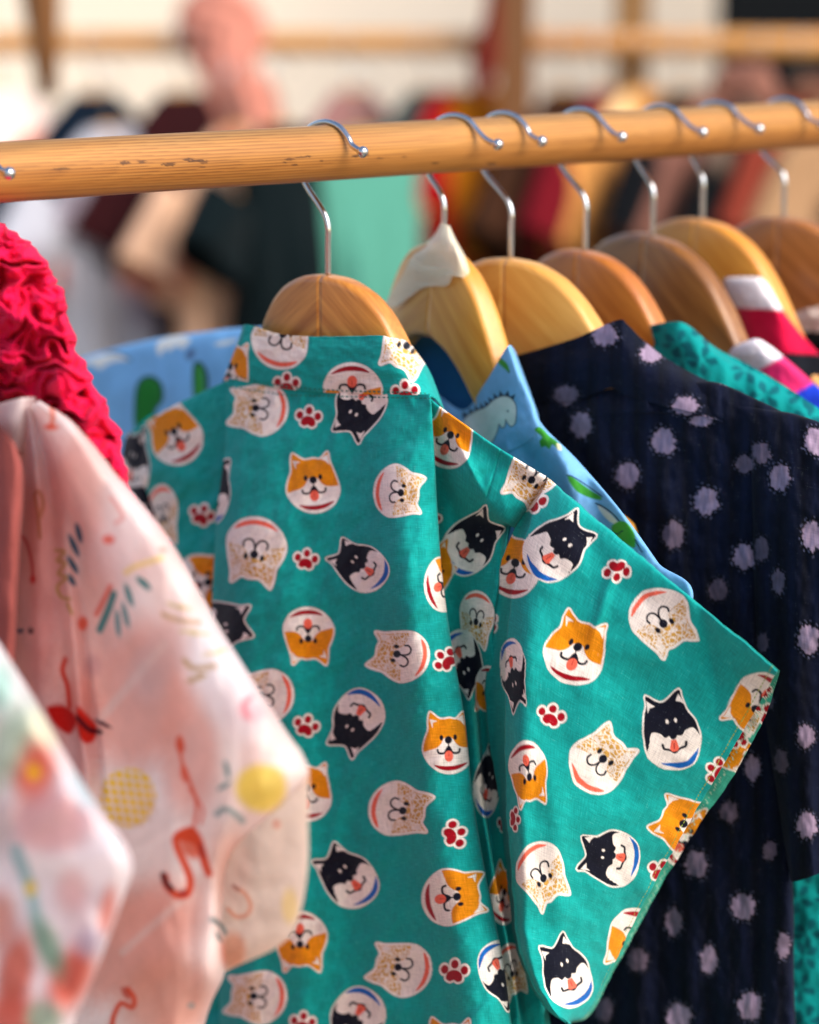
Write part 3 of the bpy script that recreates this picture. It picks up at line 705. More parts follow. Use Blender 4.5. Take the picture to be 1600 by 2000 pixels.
def sl_disp(px, py, s, t):
    m = sstep(4, 5.5, s)
    d = m * (.0022 * fbm((px + py) / 260, (py - px) / 160, 2, 61) + .0002 * fbm(px / 40, py / 60, 2, 62))
    # crease dropping from the shoulder, and one across the forearm end
    d += m * .0022 * np.exp(-((px - 1195 + (py - 1130) * .32) / 12) ** 2) * sstep(1060, 1130, py) * (1 - sstep(1200, 1300, py))
    d -= m * .003 * np.exp(-((px - 1380 - (py - 1250) * .16) / 16) ** 2) * (1 - sstep(1300, 1430, py))
    d += m * .0025 * np.exp(-((px - 1062 - (py - 1000) * .04) / 22) ** 2) * sstep(1500, 1700, py)
    d += m * .0016 * np.sin((px + .45 * py) / 34 + 2.4 * noise(px / 150, py / 150, 64)) * (.4 + .6 * noise(px / 120, py / 120, 65))
    # hem edge folded back: a step 38 px in from the cuff
    d += .0007 * (s > 11.78)
    return d
def sl_col(px, py, s, t):  # print, then the hem stitching
    c = paint(px, py, C_TEAL, SL, ST / 2)
    L_ = (px + py) / 1.414
    st = (np.abs(s - 10.80) < .012) & (np.mod((py - px * .6) / 1.1, 8) < 5.5); c[st] = lin((150, 165, 70))
    return c
def hem_warp(px, py, s, t): return 2.6 * noise(px / 60, py / 60, 66) + 1.2 * noise(px / 22, py / 22, 67), 2.6 * noise(px / 55, py / 55, 68) + 1.2 * noise(px / 20, py / 20, 69)
slr = sl_rows()
sst = np.concatenate([np.linspace(0, 1, 10)[:-1], np.linspace(1, 2, 14)[:-1], np.linspace(2, 4, 18)[:-1], np.linspace(4, 5, 24)[:-1]] + [np.linspace(j, j + 1, int(q / ST))[:-1] for j, q in ((5, 46), (6, 66), (7, 74), (8, 74), (9, 66), (10, 50))] + [[11]])
tst = np.concatenate([[0, .5]] + [np.linspace(j, j + 1, int(112 / ST))[:-1] for j in range(1, 10)] + [[10, 10.5, 11]])
sleeve = patch('sleeve', F1, slr, M_DOG, dog, disp=sl_disp, colf=sl_col, ts=tst, ss=sst, thick=.0007, warp=hem_warp)
# far layer of the same sleeve: its inside shows at the cuff as an overlocked hem strip
far = [(1525, 1309), (1508, 1362), (1478, 1436), (1426, 1524), (1364, 1614), (1306, 1706), (1250, 1806), (1200, 1893), (1155, 1980), (1112, 2002)]
fr = []
for i in range(len(far)):
    v = i / 9; sx, nx = np.array(fold[i]), np.array(far[i]); e = 1 - abs(2 * v - 1) ** 3
    fr.append([((sx + (nx - sx) * u)[0], (sx + (nx - sx) * u)[1], -.024 - .024 * e - .052 * u * u) for u in (.05, .4, .8, .95, 1.0)])
FARP = [('D', 1492, 1396, 30, .95), ('A', 1424, 1462, 120, .8, .8), ('C', 1452, 1404, 40, .6), ('A', 1350, 1640, 60, .9), ('D', 1330, 1596, 20, .9), ('D', 1490, 1350, 10, .7), ('D', 1440, 1440, 200, .9)]
def far_col(px, py, s, t):
    c = paint(px, py, lin((60, 165, 140)), FARP, .8)
    u = s
    z = np.abs(np.mod(py / 7.0 + 0 * px, 2) - 1)                    # overlock zigzag along the strip
    xx = (px - np.interp(py, [p[1] for p in near], [p[0] for p in near]))
    e = (np.abs(xx - 6 - 7 * z) < .8) & (py > 1330); c[e] = lin((170, 205, 175))
    return c
patch('sleeve_lining', F1, fr, M_DOG, dog, step=2.2, disp=lambda px, py, s, t: .0008 * noise(px / 30, py / 30, 5), colf=far_col, tstep=1.6, warp=hem_warp)
# left sleeve, mostly hidden
ls = [[(300, 806, -.020), (280, 820, -.014), (264, 836, -.016), (246, 850, -.028)], [(292, 880, -.024), (276, 885, -.016), (255, 892, -.020), (238, 900, -.034)], [(306, 980, -.028), (286, 985, -.016), (262, 990, -.020), (243, 1000, -.038)],
      [(330, 1080, -.03), (305, 1085, -.018), (275, 1090, -.024), (250, 1100, -.04)], [(370, 1220, -.03), (335, 1230, -.02), (300, 1240, -.026), (262, 1250, -.044)], [(390, 1420, -.03), (350, 1440, -.02), (310, 1450, -.026), (272, 1460, -.044)]]
LSP = [('B', 258, 905, 15, .9, .55), ('B', 270, 1000, 70, .9, .9), ('C', 262, 1090, 20), ('A', 300, 1170, 60)]
patch('sleeve', F1, ls, M_DOG, dog, step=2.5, disp=lambda px, py, s, t: .002 * fbm(px / 50, py / 60, 2, 71), colf=lambda px, py, s, t: paint(px, py, C_TEAL, LSP, 1.2))
# the front of the shirt hangs behind
fp = [[(300, 850, -.040), (450, 770, -.045), (640, 800, -.05), (850, 800, -.045), (1050, 945, -.040)], [(300, 1100, -.05), (460, 1100, -.075), (640, 1100, -.085), (850, 1100, -.075), (990, 1100, -.05)],
      [(380, 1700, -.05), (480, 1700, -.085), (660, 1700, -.095), (880, 1700, -.085), (1030, 1700, -.055)], [(380, 2700, -.05), (480, 2700, -.085), (700, 2700, -.095), (930, 2700, -.085), (1120, 2700, -.055)]]
patch('front_panel', F1, fp, M_DOG, dog, step=14, disp=lambda px, py, s, t: .004 * fbm(px / 120, py / 400, 2, 81), colf=lambda px, py, s, t: paint(px, py, C_TEAL, [], 1))
# ------------------------------------------------------------------ masking tape on the second hanger
F2 = H[2][1]; F2.O = F2.O + F2.n * .0035; hg2 = H[2][0]
def fixed_child(o, root):
    """patch vertices are world minus root location; undo the root's rotation"""
    o.matrix_parent_inverse = Matrix.Rotation(root.rotation_euler.z, 4, 'Z').inverted(); return o
M_TAPE, _nt, _b = newmat('masking_tape'); _b.inputs['Base Color'].default_value = rgba((252, 243, 218)); _b.inputs['Roughness'].default_value = .55
_tr = N(_nt, 'ShaderNodeBsdfTransparent'); _ms = N(_nt, 'ShaderNodeMixShader'); _no = N(_nt, 'ShaderNodeTexNoise'); _no.inputs['Scale'].default_value = 160
_mr = N(_nt, 'ShaderNodeMapRange'); _mr.inputs['To Min'].default_value = .22; _mr.inputs['To Max'].default_value = .72; _nt.links.new(_no.outputs[0], _mr.inputs[0]); _nt.links.new(_mr.outputs[0], _ms.inputs[0])
_nt.links.new(_b.outputs[0], _ms.inputs[1]); _nt.links.new(_tr.outputs[0], _ms.inputs[2]); _nt.links.new(_ms.outputs[0], _nt.nodes['Material Output'].inputs['Surface'])
tp = [[(861, 436, -.003), (863, 437, .0035), (870, 438, .004), (876, 440, .0025), (878, 440, -.003)], [(846, 462, -.004), (852, 463, .007), (868, 462, .009), (884, 466, .006), (892, 470, -.004)], [(822, 482, -.008), (832, 484, .0090), (862, 486, .0102), (896, 496, .0090), (912, 506, -.008)],
      [(800, 494, -.010), (812, 500, .0092), (852, 512, .0098), (900, 520, .0090), (926, 534, -.010)], [(792, 505, -.010), (802, 522, .0090), (850, 540, .0092), (894, 540, .0090), (936, 552, -.012)]]
fixed_child(patch('tape', F2, tp, M_TAPE, hg2, step=2, disp=lambda px, py, s, t: .0005 * fbm(px / 20, py / 34, 2, 91), thick=.0003), hg2)
M_TAPE2 = M_TAPE.copy(); M_TAPE2.name = 'masking_tape_single_layer'
[n for n in M_TAPE2.node_tree.nodes if n.type == 'MAP_RANGE'][0].inputs['To Min'].default_value = .45
[n for n in M_TAPE2.node_tree.nodes if n.type == 'MAP_RANGE'][0].inputs['To Max'].default_value = .72
tp = [[(800, 506, .0112), (835, 520, .0118), (872, 524, .0112), (884, 534, .0108)], [(790, 530, .0106), (820, 548, .0104), (856, 552, .0103), (872, 558, .0104)], [(770, 562, .0100), (794, 572, .0102), (816, 566, .0100), (830, 560, .0100)], [(750, 594, .0096), (762, 600, .0100), (776, 598, .0102), (784, 590, .0104)]]
fixed_child(patch('tape', F2, tp, M_TAPE2, hg2, step=2, disp=lambda px, py, s, t: .0004 * fbm(px / 22, py / 22, 2, 92), thick=.0003), hg2)

# ------------------------------------------------------------------ blue dinosaur shirt
FB = Frame(HPX[868], 46); FB2 = Frame(HPX[868], 60)
M_BLUE = cloth_mat('dinosaur_print_cotton', None, .8, .3, .2, .04, transl=.12, crease=.3)
din = empty('dinosaur_print_shirt', tuple(FB.O - np.array([0, 0, .11]))); tag(din, 'sky blue shirt printed with green and white dinosaurs, on the taped hanger', 'shirt')
SKY = lin((122, 180, 228)); GRN = (62, 150, 52); DKG = (20, 62, 52); WH = (226, 228, 224); DK = (26, 48, 70)
def q4(pts, ox=900, oy=560, k=2.286): return [(ox + x / k, oy + y / k) for x, y in pts]
head = q4([(0, 640), (20, 590), (60, 560), (110, 540), (150, 505), (190, 490), (225, 500), (246, 535), (244, 600), (228, 622), (212, 610), (200, 590), (196, 620), (184, 628), (170, 612), (160, 650), (130, 700), (60, 720)])
spikes = []
edge = q4([(5, 585), (35, 568), (60, 556), (85, 545), (108, 535), (128, 520), (146, 502), (168, 490), (194, 482), (220, 488), (238, 505)])
for (a_, b_) in zip(edge[:-1], edge[1:]):
    mx, my = (a_[0] + b_[0]) / 2, (a_[1] + b_[1]) / 2; nx, ny = (b_[1] - a_[1]), -(b_[0] - a_[0]); l = math.hypot(nx, ny) + 1e-6; nx, ny = nx / l, ny / l
    spikes.append(('s', [(a_[0] - nx * 2, a_[1] - ny * 2), (mx + nx * 10, my + ny * 10), (b_[0] - nx * 2, b_[1] - ny * 2)], DK))
DINO = spikes + [('l', head + head[:1], DK, 1.8), ('p', head, WH), ('e', (992, 803, 1.8, 1.8, 0), DK, .3, 1),
    ('l', q4([(165, 318), (185, 330), (215, 380)]), DKG, 2), ('p', q4([(165, 335), (185, 325), (208, 345), (218, 378), (195, 365)]), GRN),
    ('p', q4([(330, 640), (350, 625), (372, 640), (395, 665), (430, 690), (448, 715), (436, 725), (410, 705), (396, 725), (378, 712), (360, 716), (352, 690), (362, 670)]), GRN), ('p', q4([(428, 700), (445, 705), (450, 730), (432, 726)]), (232, 228, 180)),
    ('p', q4([(476, 845), (500, 850), (540, 880), (590, 915), (628, 938), (620, 952), (570, 940), (520, 915), (490, 880)]), GRN), ('l', q4([(476, 842), (500, 848), (560, 885), (630, 935)]), DK, 1.3),
    ('p', q4([(612, 975), (640, 990), (675, 1020), (705, 1055), (690, 1062), (650, 1035), (622, 1000)]), WH), ('l', q4([(605, 968), (640, 985), (680, 1015), (712, 1052)]), DK, 1.5),
    ('p', q4([(672, 1075), (700, 1050), (735, 1050), (765, 1080), (780, 1120), (776, 1165), (740, 1150), (690, 1120)]), (84, 168, 60)), ('l', q4([(670, 1090), (700, 1105), (722, 1090)]), DK, 1.2), ('l', q4([(780, 1130), (800, 1170), (810, 1185)]), DK, 1.5),
    # left shoulder
    ('p', [(150, 712), (178, 700), (205, 692), (228, 690), (254, 702), (225, 706), (205, 714), (196, 722), (178, 712)], WH), ('l', [(205, 688), (235, 692), (256, 704)], DK, 1.6),
    ('p', [(306, 672), (325, 660), (350, 655), (372, 662), (366, 672), (356, 682), (345, 676), (330, 686), (322, 680), (312, 696)], WH),
    ('l', [(266, 820), (268, 770), (276, 745), (295, 738), (312, 752), (314, 780), (300, 800), (298, 840)], DKG, 5), ('p', [(266, 850), (266, 790), (272, 752), (292, 738), (312, 752), (314, 782), (302, 800), (300, 850)], (22, 118, 40)),
    ('l', [(382, 790), (380, 720), (390, 710), (402, 730), (404, 760)], DKG, 4), ('p', [(382, 790), (382, 725), (388, 712), (396, 722), (400, 760), (396, 790)], (60, 150, 60)), ('p', [(418, 672), (440, 664), (465, 662), (450, 672), (430, 676)], (206, 216, 220)),
    ('e', (372, 692, 8, 12, 30), (70, 80, 120), .5, .8), ('p', [(905, 1440), (940, 1420), (935, 1500), (915, 1540)], (30, 60, 120)), ('p', [(930, 1560), (960, 1540), (950, 1600)], GRN)]
def blue_col(px, py, s, t):
    c = np.empty(px.shape + (3,)); c[:] = SKY
    return paint_shapes(px, py, c, DINO, 1.4)
bl = [[(760, 720, -.030), (840, 760, -.020), (905, 800, -.006), (945, 752, .010), (985, 686, .016), (996, 674, .012), (1003, 680, -.004), (1008, 690, -.024)],
      [(760, 800, -.020), (850, 840, -.006), (930, 850, .006), (975, 830, .014), (1015, 800, .018), (1038, 782, .014), (1044, 790, -.004), (1048, 800, -.024)],
      [(760, 900, -.010), (860, 910, .000), (950, 900, .008), (1000, 880, .014), (1035, 862, .018), (1058, 832, .014), (1063, 838, -.006), (1064, 850, -.026)],
      [(760, 1000, -.010), (870, 1000, .000), (960, 980, .006), (1020, 960, .008), (1066, 930, .010), (1120, 898, .008), (1133, 908, -.008), (1136, 918, -.028)],
      [(760, 1120, -.010), (880, 1110, .000), (980, 1090, .004), (1060, 1070, .006), (1136, 1040, .006), (1206, 1002, .004), (1222, 1012, -.012), (1224, 1024, -.032)],
      [(780, 1260, -.012), (900, 1250, -.002), (1010, 1230, .002), (1100, 1200, .004), (1200, 1160, .002), (1276, 1098, .000), (1286, 1112, -.016), (1288, 1124, -.036)],
      [(790, 1340, -.012), (900, 1330, -.002), (1000, 1310, .002), (1090, 1290, .004), (1220, 1250, .002), (1336, 1190, .000), (1346, 1204, -.016), (1348, 1216, -.036)],
      [(800, 1500, -.014), (880, 1500, -.004), (940, 1500, .000), (1000, 1500, .000), (1060, 1500, -.002), (1110, 1500, -.008), (1130, 1500, -.02), (1132, 1500, -.04)],
      [(800, 2700, -.014), (900, 2700, -.004), (940, 2700, .000), (960, 2700, .000), (975, 2700, -.002), (985, 2700, -.008), (990, 2700, -.02), (992, 2700, -.04)]]
def bl_disp(px, py, s, t):
    return .0015 * fbm(px / 60, py / 80, 3, 101) + .004 * np.sin((px - py * .35) / 15) * sstep(850, 900, py) * (1 - sstep(990, 1080, py)) * (px > 990) + .0012 * (t < 2.0)
patch('back_panel', FB2, bl, M_BLUE, din, step=2.2, disp=bl_disp, colf=blue_col, ts=np.concatenate([np.linspace(0, 6, 250), np.linspace(6, 8, 60)[1:]]))
# left shoulder of the same shirt, reaching out behind the dog shirt
bl2 = [[(60, 760, -.05), (120, 722, -.05), (200, 694, -.05), (300, 670, -.05), (400, 656, -.045), (480, 648, -.04), (620, 652, -.04), (760, 700, -.035)], [(60, 757, -.03), (120, 719, -.03), (200, 691, -.028), (300, 667, -.022), (400, 653, -.018), (480, 645, -.014), (620, 650, -.010), (760, 700, -.010)],
       [(60, 800, -.034), (120, 780, -.030), (200, 760, -.024), (300, 740, -.016), (400, 730, -.010), (480, 720, -.006), (620, 720, -.004), (760, 760, -.006)], [(60, 920, -.04), (120, 910, -.034), (200, 900, -.030), (300, 890, -.022), (400, 880, -.014), (480, 870, -.010), (620, 870, -.006), (760, 880, -.006)],
       [(180, 1300, -.05), (220, 1300, -.044), (280, 1300, -.036), (340, 1300, -.03), (420, 1300, -.02), (500, 1300, -.014), (620, 1300, -.01), (760, 1300, -.01)], [(260, 2700, -.05), (300, 2700, -.044), (360, 2700, -.036), (420, 2700, -.03), (480, 2700, -.02), (560, 2700, -.014), (640, 2700, -.01), (760, 2700, -.01)]]
patch('yoke', FB, bl2, M_BLUE, din, step=3, disp=lambda px, py, s, t: .003 * fbm(px / 90, py / 140, 2, 111) + .004 * np.exp(-((px - 350) / 26) ** 2) * sstep(690, 760, py), colf=blue_col, ts=np.concatenate([np.linspace(0, 3, 110), np.linspace(3, 5, 30)[1:]]))
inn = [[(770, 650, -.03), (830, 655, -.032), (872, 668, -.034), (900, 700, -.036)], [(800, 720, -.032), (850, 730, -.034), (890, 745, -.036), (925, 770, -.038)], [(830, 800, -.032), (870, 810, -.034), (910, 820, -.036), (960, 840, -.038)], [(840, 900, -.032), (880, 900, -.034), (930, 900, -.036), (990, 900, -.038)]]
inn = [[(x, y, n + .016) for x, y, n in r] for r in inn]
patch('front_inside', FB2, inn, cloth_mat('dark_blue_inside', (24, 84, 130), .9, .1), din, step=6)  # inside of the shirt front, in a darker blue than the outside

# ------------------------------------------------------------------ navy spotted shirt
F3 = H[3][1]
M_NAVY = cloth_mat('navy_spotted_cotton', None, .78, .12, .3, .08, crease=.35)
nav = empty('spotted_navy_shirt', tuple(F3.O - np.array([0, 0, .12]))); tag(nav, 'dark navy shirt with ragged lilac spots hanging behind the dog print shirt', 'shirt')
DOTS = [(1182, 655, 30, 26, 1), (1272, 690, 26, 22, 1), (1106, 772, 31, 22, .6), (1135, 830, 26, 30, .85), (1297, 862, 28, 32, .85), (1226, 928, 28, 30, .7), (1380, 980, 29, 32, .9), (1315, 1045, 27, 32, .5), (1455, 1088, 27, 28, .85), (1488, 1072, 18, 28, .4), (1403, 1152, 22, 26, .35), (1520, 1135, 16, 30, .5),
        (1338, 792, 32, 22, .9), (1370, 822, 28, 12, 1), (1486, 885, 24, 24, .55), (1455, 906, 22, 20, .5), (1524, 932, 24, 30, .9), (1592, 862, 24, 30, 1), (1588, 1048, 26, 34, 1), (1580, 1250, 26, 34, 1), (1490, 1255, 14, 22, .4), (1470, 1500, 18, 30, .85), (1526, 1487, 18, 30, .45), (1574, 1438, 22, 26, .75), (1424, 1586, 22, 26, .35),
        (1577, 1612, 26, 30, 1), (1360, 1688, 27, 30, .85), (1504, 1662, 16, 22, .5), (1316, 1800, 20, 32, .8), (1452, 1772, 28, 30, .9), (1385, 1874, 20, 32, .95), (1530, 1848, 17, 30, .7), (1246, 1876, 26, 28, .45), (1466, 1966, 29, 31, .95), (1326, 1984, 30, 30, .95), (1180, 1972, 22, 28, .5), (1400, 2060, 26, 30, .9), (1250, 2100, 28, 30, .9), (1120, 2080, 28, 30, .9), (1055, 1990, 20, 28, .4), (1420, 745, 20, 8, .7),
        (1640, 960, 26, 30, 1), (1660, 1150, 26, 30, 1), (1690, 1380, 26, 30, 1), (1440, 1330, 20, 26, .5), (1500, 1370, 14, 20, .5), (1060, 900, 26, 30, .8), (1150, 1010, 26, 28, .6)]
def navy_col(px, py, s, t):
    c = np.empty(px.shape + (3,)); c[:] = lin((6, 11, 29))
    c *= (1 + .3 * np.clip(np.sin(px / 7.2) * .5 + .35 * noise(px / 5, py / 40, 7), -.8, 1))[..., None]
    c *= (1 + .42 * np.sin(px / 7.4 + .5 * noise(px / 60, py / 200, 3)) ** 3 + .25 * noise(px / 18, py / 90, 8))[..., None]
    for (cx, cy, rx, ry, k) in DOTS:
        rx, ry = rx * .79, ry * .83
        m = (np.abs(px - cx) < 1.8 * rx + 14) & (np.abs(py - cy) < 1.8 * ry + 14)
        if not m.any(): continue
        dx, dy = (px[m] - cx) / rx, (py[m] - cy) / ry; r = np.hypot(dx, dy); a = np.arctan2(dy, dx)
        wob = .20 * noise(np.cos(a) * 3.2 + cx, np.sin(a) * 3.2 + cy, 5) + .07 * noise(np.cos(a) * 8 + cx, np.sin(a) * 8, 6)
        halo = (1 - sstep(1.28, 1.5, r + wob)); o = c[m]; o = o * (1 - halo[:, None] * .65)
        ring = np.exp(-((r + wob * 1.5 - 1.24) / .05) ** 2) * (np.sin(a * 17 + 2 * noise(dx * 2, dy * 2, 3)) > .1) * .30 * k
        o = o * (1 - ring[:, None]) + lin((150, 150, 190)) * ring[:, None]
        ins = (1 - sstep(.94, 1.02, r + 1.2 * wob))
        lil = lin((156, 134, 156)) * (1 - .38 * (1 - k)) ** 2 * (k * .75 + .25)
        strk = (.86 + .22 * noise(px[m] / 4, py[m] / 22, 9))
        o = o * (1 - ins[:, None]) + (lil * strk[:, None]) * ins[:, None]; c[m] = o
    return c
def nav_disp(px, py, s, t):
    return .00025 * np.sin(px / 6.6) + .0045 * np.sin(px / 62 + .6 * noise(px / 100, py / 500, 12) * 3 + 1.0) * sstep(850, 1000, py) + .0026 * fbm(px / 46, py / 90, 3, 121)
nb = []
xs = [930, 1000, 1060, 1120, 1190, 1260, 1330, 1400, 1480, 1520, 1535]
def nr(ys, ns, xs=xs): return [(x, y, n) for x, y, n in zip(xs, ys, ns)]
nb.append(nr([790, 782, 780, 776, 760, 752, 748, 752, 786, 806, 815], [.000, .010, .011, .011, .010, -.012, -.020, -.022, -.026, -.034, -.05]))
nb.append(nr([792, 784, 784, 780, 764, 756, 750, 750, 783, 802, 811], [.000, .011, .012, .012, .013, .012, .004, -.004, -.010, -.018, -.04]))
nb.append(nr([830, 826, 824, 818, 800, 800, 800, 802, 822, 842, 850], [.002, .012, .014, .016, .020, .020, .014, .006, -.002, -.010, -.03]))
nb.append(nr([880, 876, 872, 864, 840, 828, 834, 852, 882, 900, 905], [.004, .013, .015, .017, .020, .018, .012, .004, -.002, -.010, -.03], [930, 1000, 1060, 1120, 1190, 1260, 1330, 1400, 1468, 1488, 1496]))
for y, X in ((1000, [920, 990, 1055, 1120, 1190, 1260, 1330, 1400, 1462, 1480, 1486]), (1200, [920, 990, 1055, 1120, 1190, 1260, 1330, 1400, 1470, 1490, 1500]), (1500, [920, 990, 1060, 1130, 1200, 1275, 1350, 1420, 1490, 1520, 1530]), (1750, [930, 1000, 1070, 1140, 1210, 1290, 1370, 1440, 1510, 1545, 1550]),
             (2020, [930, 1000, 1070, 1140, 1220, 1300, 1380, 1450, 1520, 1552, 1556]), (2700, [930, 1000, 1080, 1160, 1240, 1320, 1400, 1480, 1550, 1600, 1610])):
    nb.append(nr([y] * 11, [.004, .013, .016, .018, .020, .018, .014, .008, .002, -.006, -.03], X))
patch('back_panel', F3, nb, M_NAVY, nav, step=2.4, disp=nav_disp, colf=navy_col, ts=np.concatenate([np.linspace(0, 1, 5)[:-1], np.linspace(1, 3, 60)[:-1], np.linspace(3, 8, 480)[:-1], np.linspace(8, 9, 40)]))
nc = [[(975, 728, -.02), (990, 706, .0), (1004, 696, .014), (1060, 680, .018), (1130, 658, .020), (1206, 625, .018), (1226, 634, .012), (1254, 662, .000), (1302, 700, -.012), (1360, 733, -.022), (1425, 763, -.03)],
      [(975, 765, -.02), (990, 745, .0), (1004, 736, .014), (1062, 726, .019), (1132, 714, .021), (1202, 694, .022), (1224, 704, .022), (1262, 722, .018), (1322, 744, .010), (1378, 760, .000), (1435, 778, -.014)],
      [(975, 800, -.02), (990, 790, .002), (1004, 786, .0125), (1064, 786, .0145), (1130, 782, .0145), (1190, 758, .0185), (1214, 768, .0195), (1262, 784, .0210), (1330, 800, .017), (1392, 818, .009), (1450, 838, -.004)]]
patch('collar', F3, nc, M_NAVY, nav, step=2.2, disp=lambda px, py, s, t: .001 * fbm(px / 40, py / 40, 2, 131), colf=navy_col, thick=.0012)
nsl = [[(1440, 790, -.03), (1500, 806, -.03), (1560, 818, -.034), (1640, 850, -.04), (1720, 910, -.05), (1790, 980, -.06)], [(1440, 792, .0), (1500, 804, -.004), (1560, 815, -.008), (1640, 846, -.014), (1722, 906, -.022), (1794, 978, -.04)],
       [(1462, 880, -.004), (1488, 880, .004), (1560, 890, .002), (1650, 915, -.006), (1740, 970, -.014), (1820, 1040, -.03)], [(1462, 1000, -.006), (1484, 1000, .006), (1550, 1010, .006), (1640, 1030, -.002), (1740, 1070, -.012), (1850, 1130, -.03)],
       [(1475, 1300, -.006), (1492, 1300, .006), (1550, 1300, .008), (1620, 1320, .0), (1720, 1340, -.010), (1860, 1380, -.03)], [(1520, 1600, -.006), (1540, 1600, .006), (1570, 1600, .008), (1620, 1610, .0), (1700, 1620, -.010), (1800, 1640, -.03)], [(1545, 1720, -.006), (1552, 1722, .004), (1575, 1716, .004), (1620, 1700, -.004), (1680, 1690, -.010), (1760, 1690, -.03)]]
patch('sleeve', F3, nsl, M_NAVY, nav, step=2.6, disp=nav_disp, colf=navy_col)

# ------------------------------------------------------------------ turquoise leaf print shirt
F4 = H[4][1]
F4g = Frame(HPX[1147], 46)
M_TURQ = cloth_mat('leaf_print_cotton', None, .8, .2, .2, .05, crease=.3)
_r = np.random.RandomState(9)
FL = [(x + _r.uniform(-14, 14), y + _r.uniform(-14, 14), _r.uniform(0, 6.28)) for x in range(1200, 1720, 62) for y in range(600, 2100, 58)]
def turq_col(px, py, s, t):
    c = np.empty(px.shape + (3,)); c[:] = lin((6, 140, 136)); dk = lin((4, 78, 88))
    for cx, cy, ph in FL:
        m = (np.abs(px - cx) < 34) & (np.abs(py - cy) < 34)
        if not m.any(): continue
        dx, dy = px[m] - cx, py[m] - cy; r = np.hypot(dx, dy); a = np.arctan2(dy, dx) + ph
        pet = (np.cos(a * 4.5) * .5 + .5); k = (r > 6) & (r < 15 + 15 * pet) & (pet > .42); 
        al = k * .85; o = c[m]; c[m] = o * (1 - al[:, None]) + dk * al[:, None]
    return c
tq = [[(1225, 668, -.02), (1245, 645, .0), (1285, 632, .012), (1325, 628, .014), (1352, 640, .006), (1400, 680, -.006), (1470, 716, -.012), (1540, 758, -.018), (1620, 812, -.026), (1720, 880, -.03)],
      [(1235, 760, -.02), (1262, 740, .004), (1300, 726, .014), (1340, 720, .018), (1390, 730, .014), (1440, 752, .006), (1500, 784, -.002), (1570, 830, -.010), (1640, 880, -.016), (1740, 950, -.03)],
      [(1235, 1000, -.02), (1262, 1000, .004), (1300, 1000, .014), (1340, 1000, .018), (1400, 1000, .014), (1460, 1000, .006), (1530, 1000, -.002), (1600, 1000, -.010), (1680, 1000, -.016), (1800, 1000, -.03)],
      [(1235, 1600, -.02), (1262, 1600, .004), (1300, 1600, .010), (1360, 1600, .012), (1420, 1600, .010), (1490, 1600, .006), (1550, 1600, .002), (1620, 1600, -.004), (1690, 1600, -.012), (1760, 1600, -.03)],
      [(1235, 2700, -.02), (1262, 2700, .004), (1300, 2700, .010), (1360, 2700, .012), (1420, 2700, .010), (1490, 2700, .006), (1550, 2700, .002), (1620, 2700, -.004), (1690, 2700, -.012), (1760, 2700, -.03)]]
trq = empty('leaf_print_shirt', tuple(F4.O - np.array([0, 0, .12]))); tag(trq, 'turquoise shirt with dark flower print showing over the navy shoulder', 'shirt')
patch('back_panel', F4g, tq, M_TURQ, trq, step=3.2, disp=lambda px, py, s, t: .002 * fbm(px / 40, py / 70, 2, 141) + .003 * np.sin(px / 30) * sstep(900, 1100, py), colf=turq_col, tstep=3.2)

# ------------------------------------------------------------------ striped shirts and the cream topped black one
def stripes(axis, cuts, cols):
    def f(px, py, s, t):
        v = axis[0] * px + axis[1] * py; c = np.empty(px.shape + (3,)); c[:] = lin(cols[0])
        for k, q in zip(cuts, cols[1:]): 
            a = sstep(k - 1.5, k + 1.5, v)[..., None]; c = c * (1 - a) + lin(q) * a
        return c
    return f
F5g = Frame(HPX[1278], 46); M_STR = cloth_mat('striped_cotton', None, .8, .2, .15, .03, crease=.2)
st1 = empty('striped_shirt', tuple(F5g.O - np.array([0, 0, .12]))); tag(st1, 'white, pink and royal blue striped shirt on the dull brown hanger', 'shirt')
s5 = [[(1398, 712, -.02), (1412, 692, .002), (1440, 674, .014), (1474, 662, .014), (1500, 672, .004), (1550, 712, -.010), (1610, 765, -.02), (1720, 850, -.03)], [(1404, 730, -.016), (1416, 706, .006), (1446, 690, .020), (1480, 682, .022), (1512, 696, .016), (1560, 735, .004), (1620, 790, -.008), (1730, 880, -.02)],
      [(1420, 800, -.016), (1440, 790, .006), (1470, 780, .018), (1510, 780, .020), (1560, 790, .016), (1610, 820, .004), (1670, 860, -.008), (1760, 930, -.02)], [(1420, 1300, -.016), (1440, 1300, .006), (1470, 1300, .018), (1510, 1300, .020), (1560, 1300, .016), (1610, 1300, .004), (1670, 1300, -.008), (1760, 1300, -.02)], [(1420, 2700, -.016), (1440, 2700, .006), (1470, 2700, .018), (1510, 2700, .020), (1560, 2700, .016), (1610, 2700, .004), (1670, 2700, -.008), (1760, 2700, -.02)]]
patch('back_panel', F5g, s5, M_STR, st1, step=3.5, disp=lambda px, py, s, t: .0015 * fbm(px / 40, py / 50, 2, 151), colf=stripes((.5, .86), (1363, 1437, 1510, 1590, 1670), ((236, 226, 230), (232, 46, 110), (28, 60, 190), (236, 226, 230), (232, 46, 110), (28, 60, 190))), tstep=4)
F6g = Frame(HPX[1375], 46)
st2 = empty('striped_shirt', tuple(F6g.O - np.array([0, 0, .12]))); tag(st2, 'white, crimson and black striped shirt on the bright golden hanger', 'shirt')
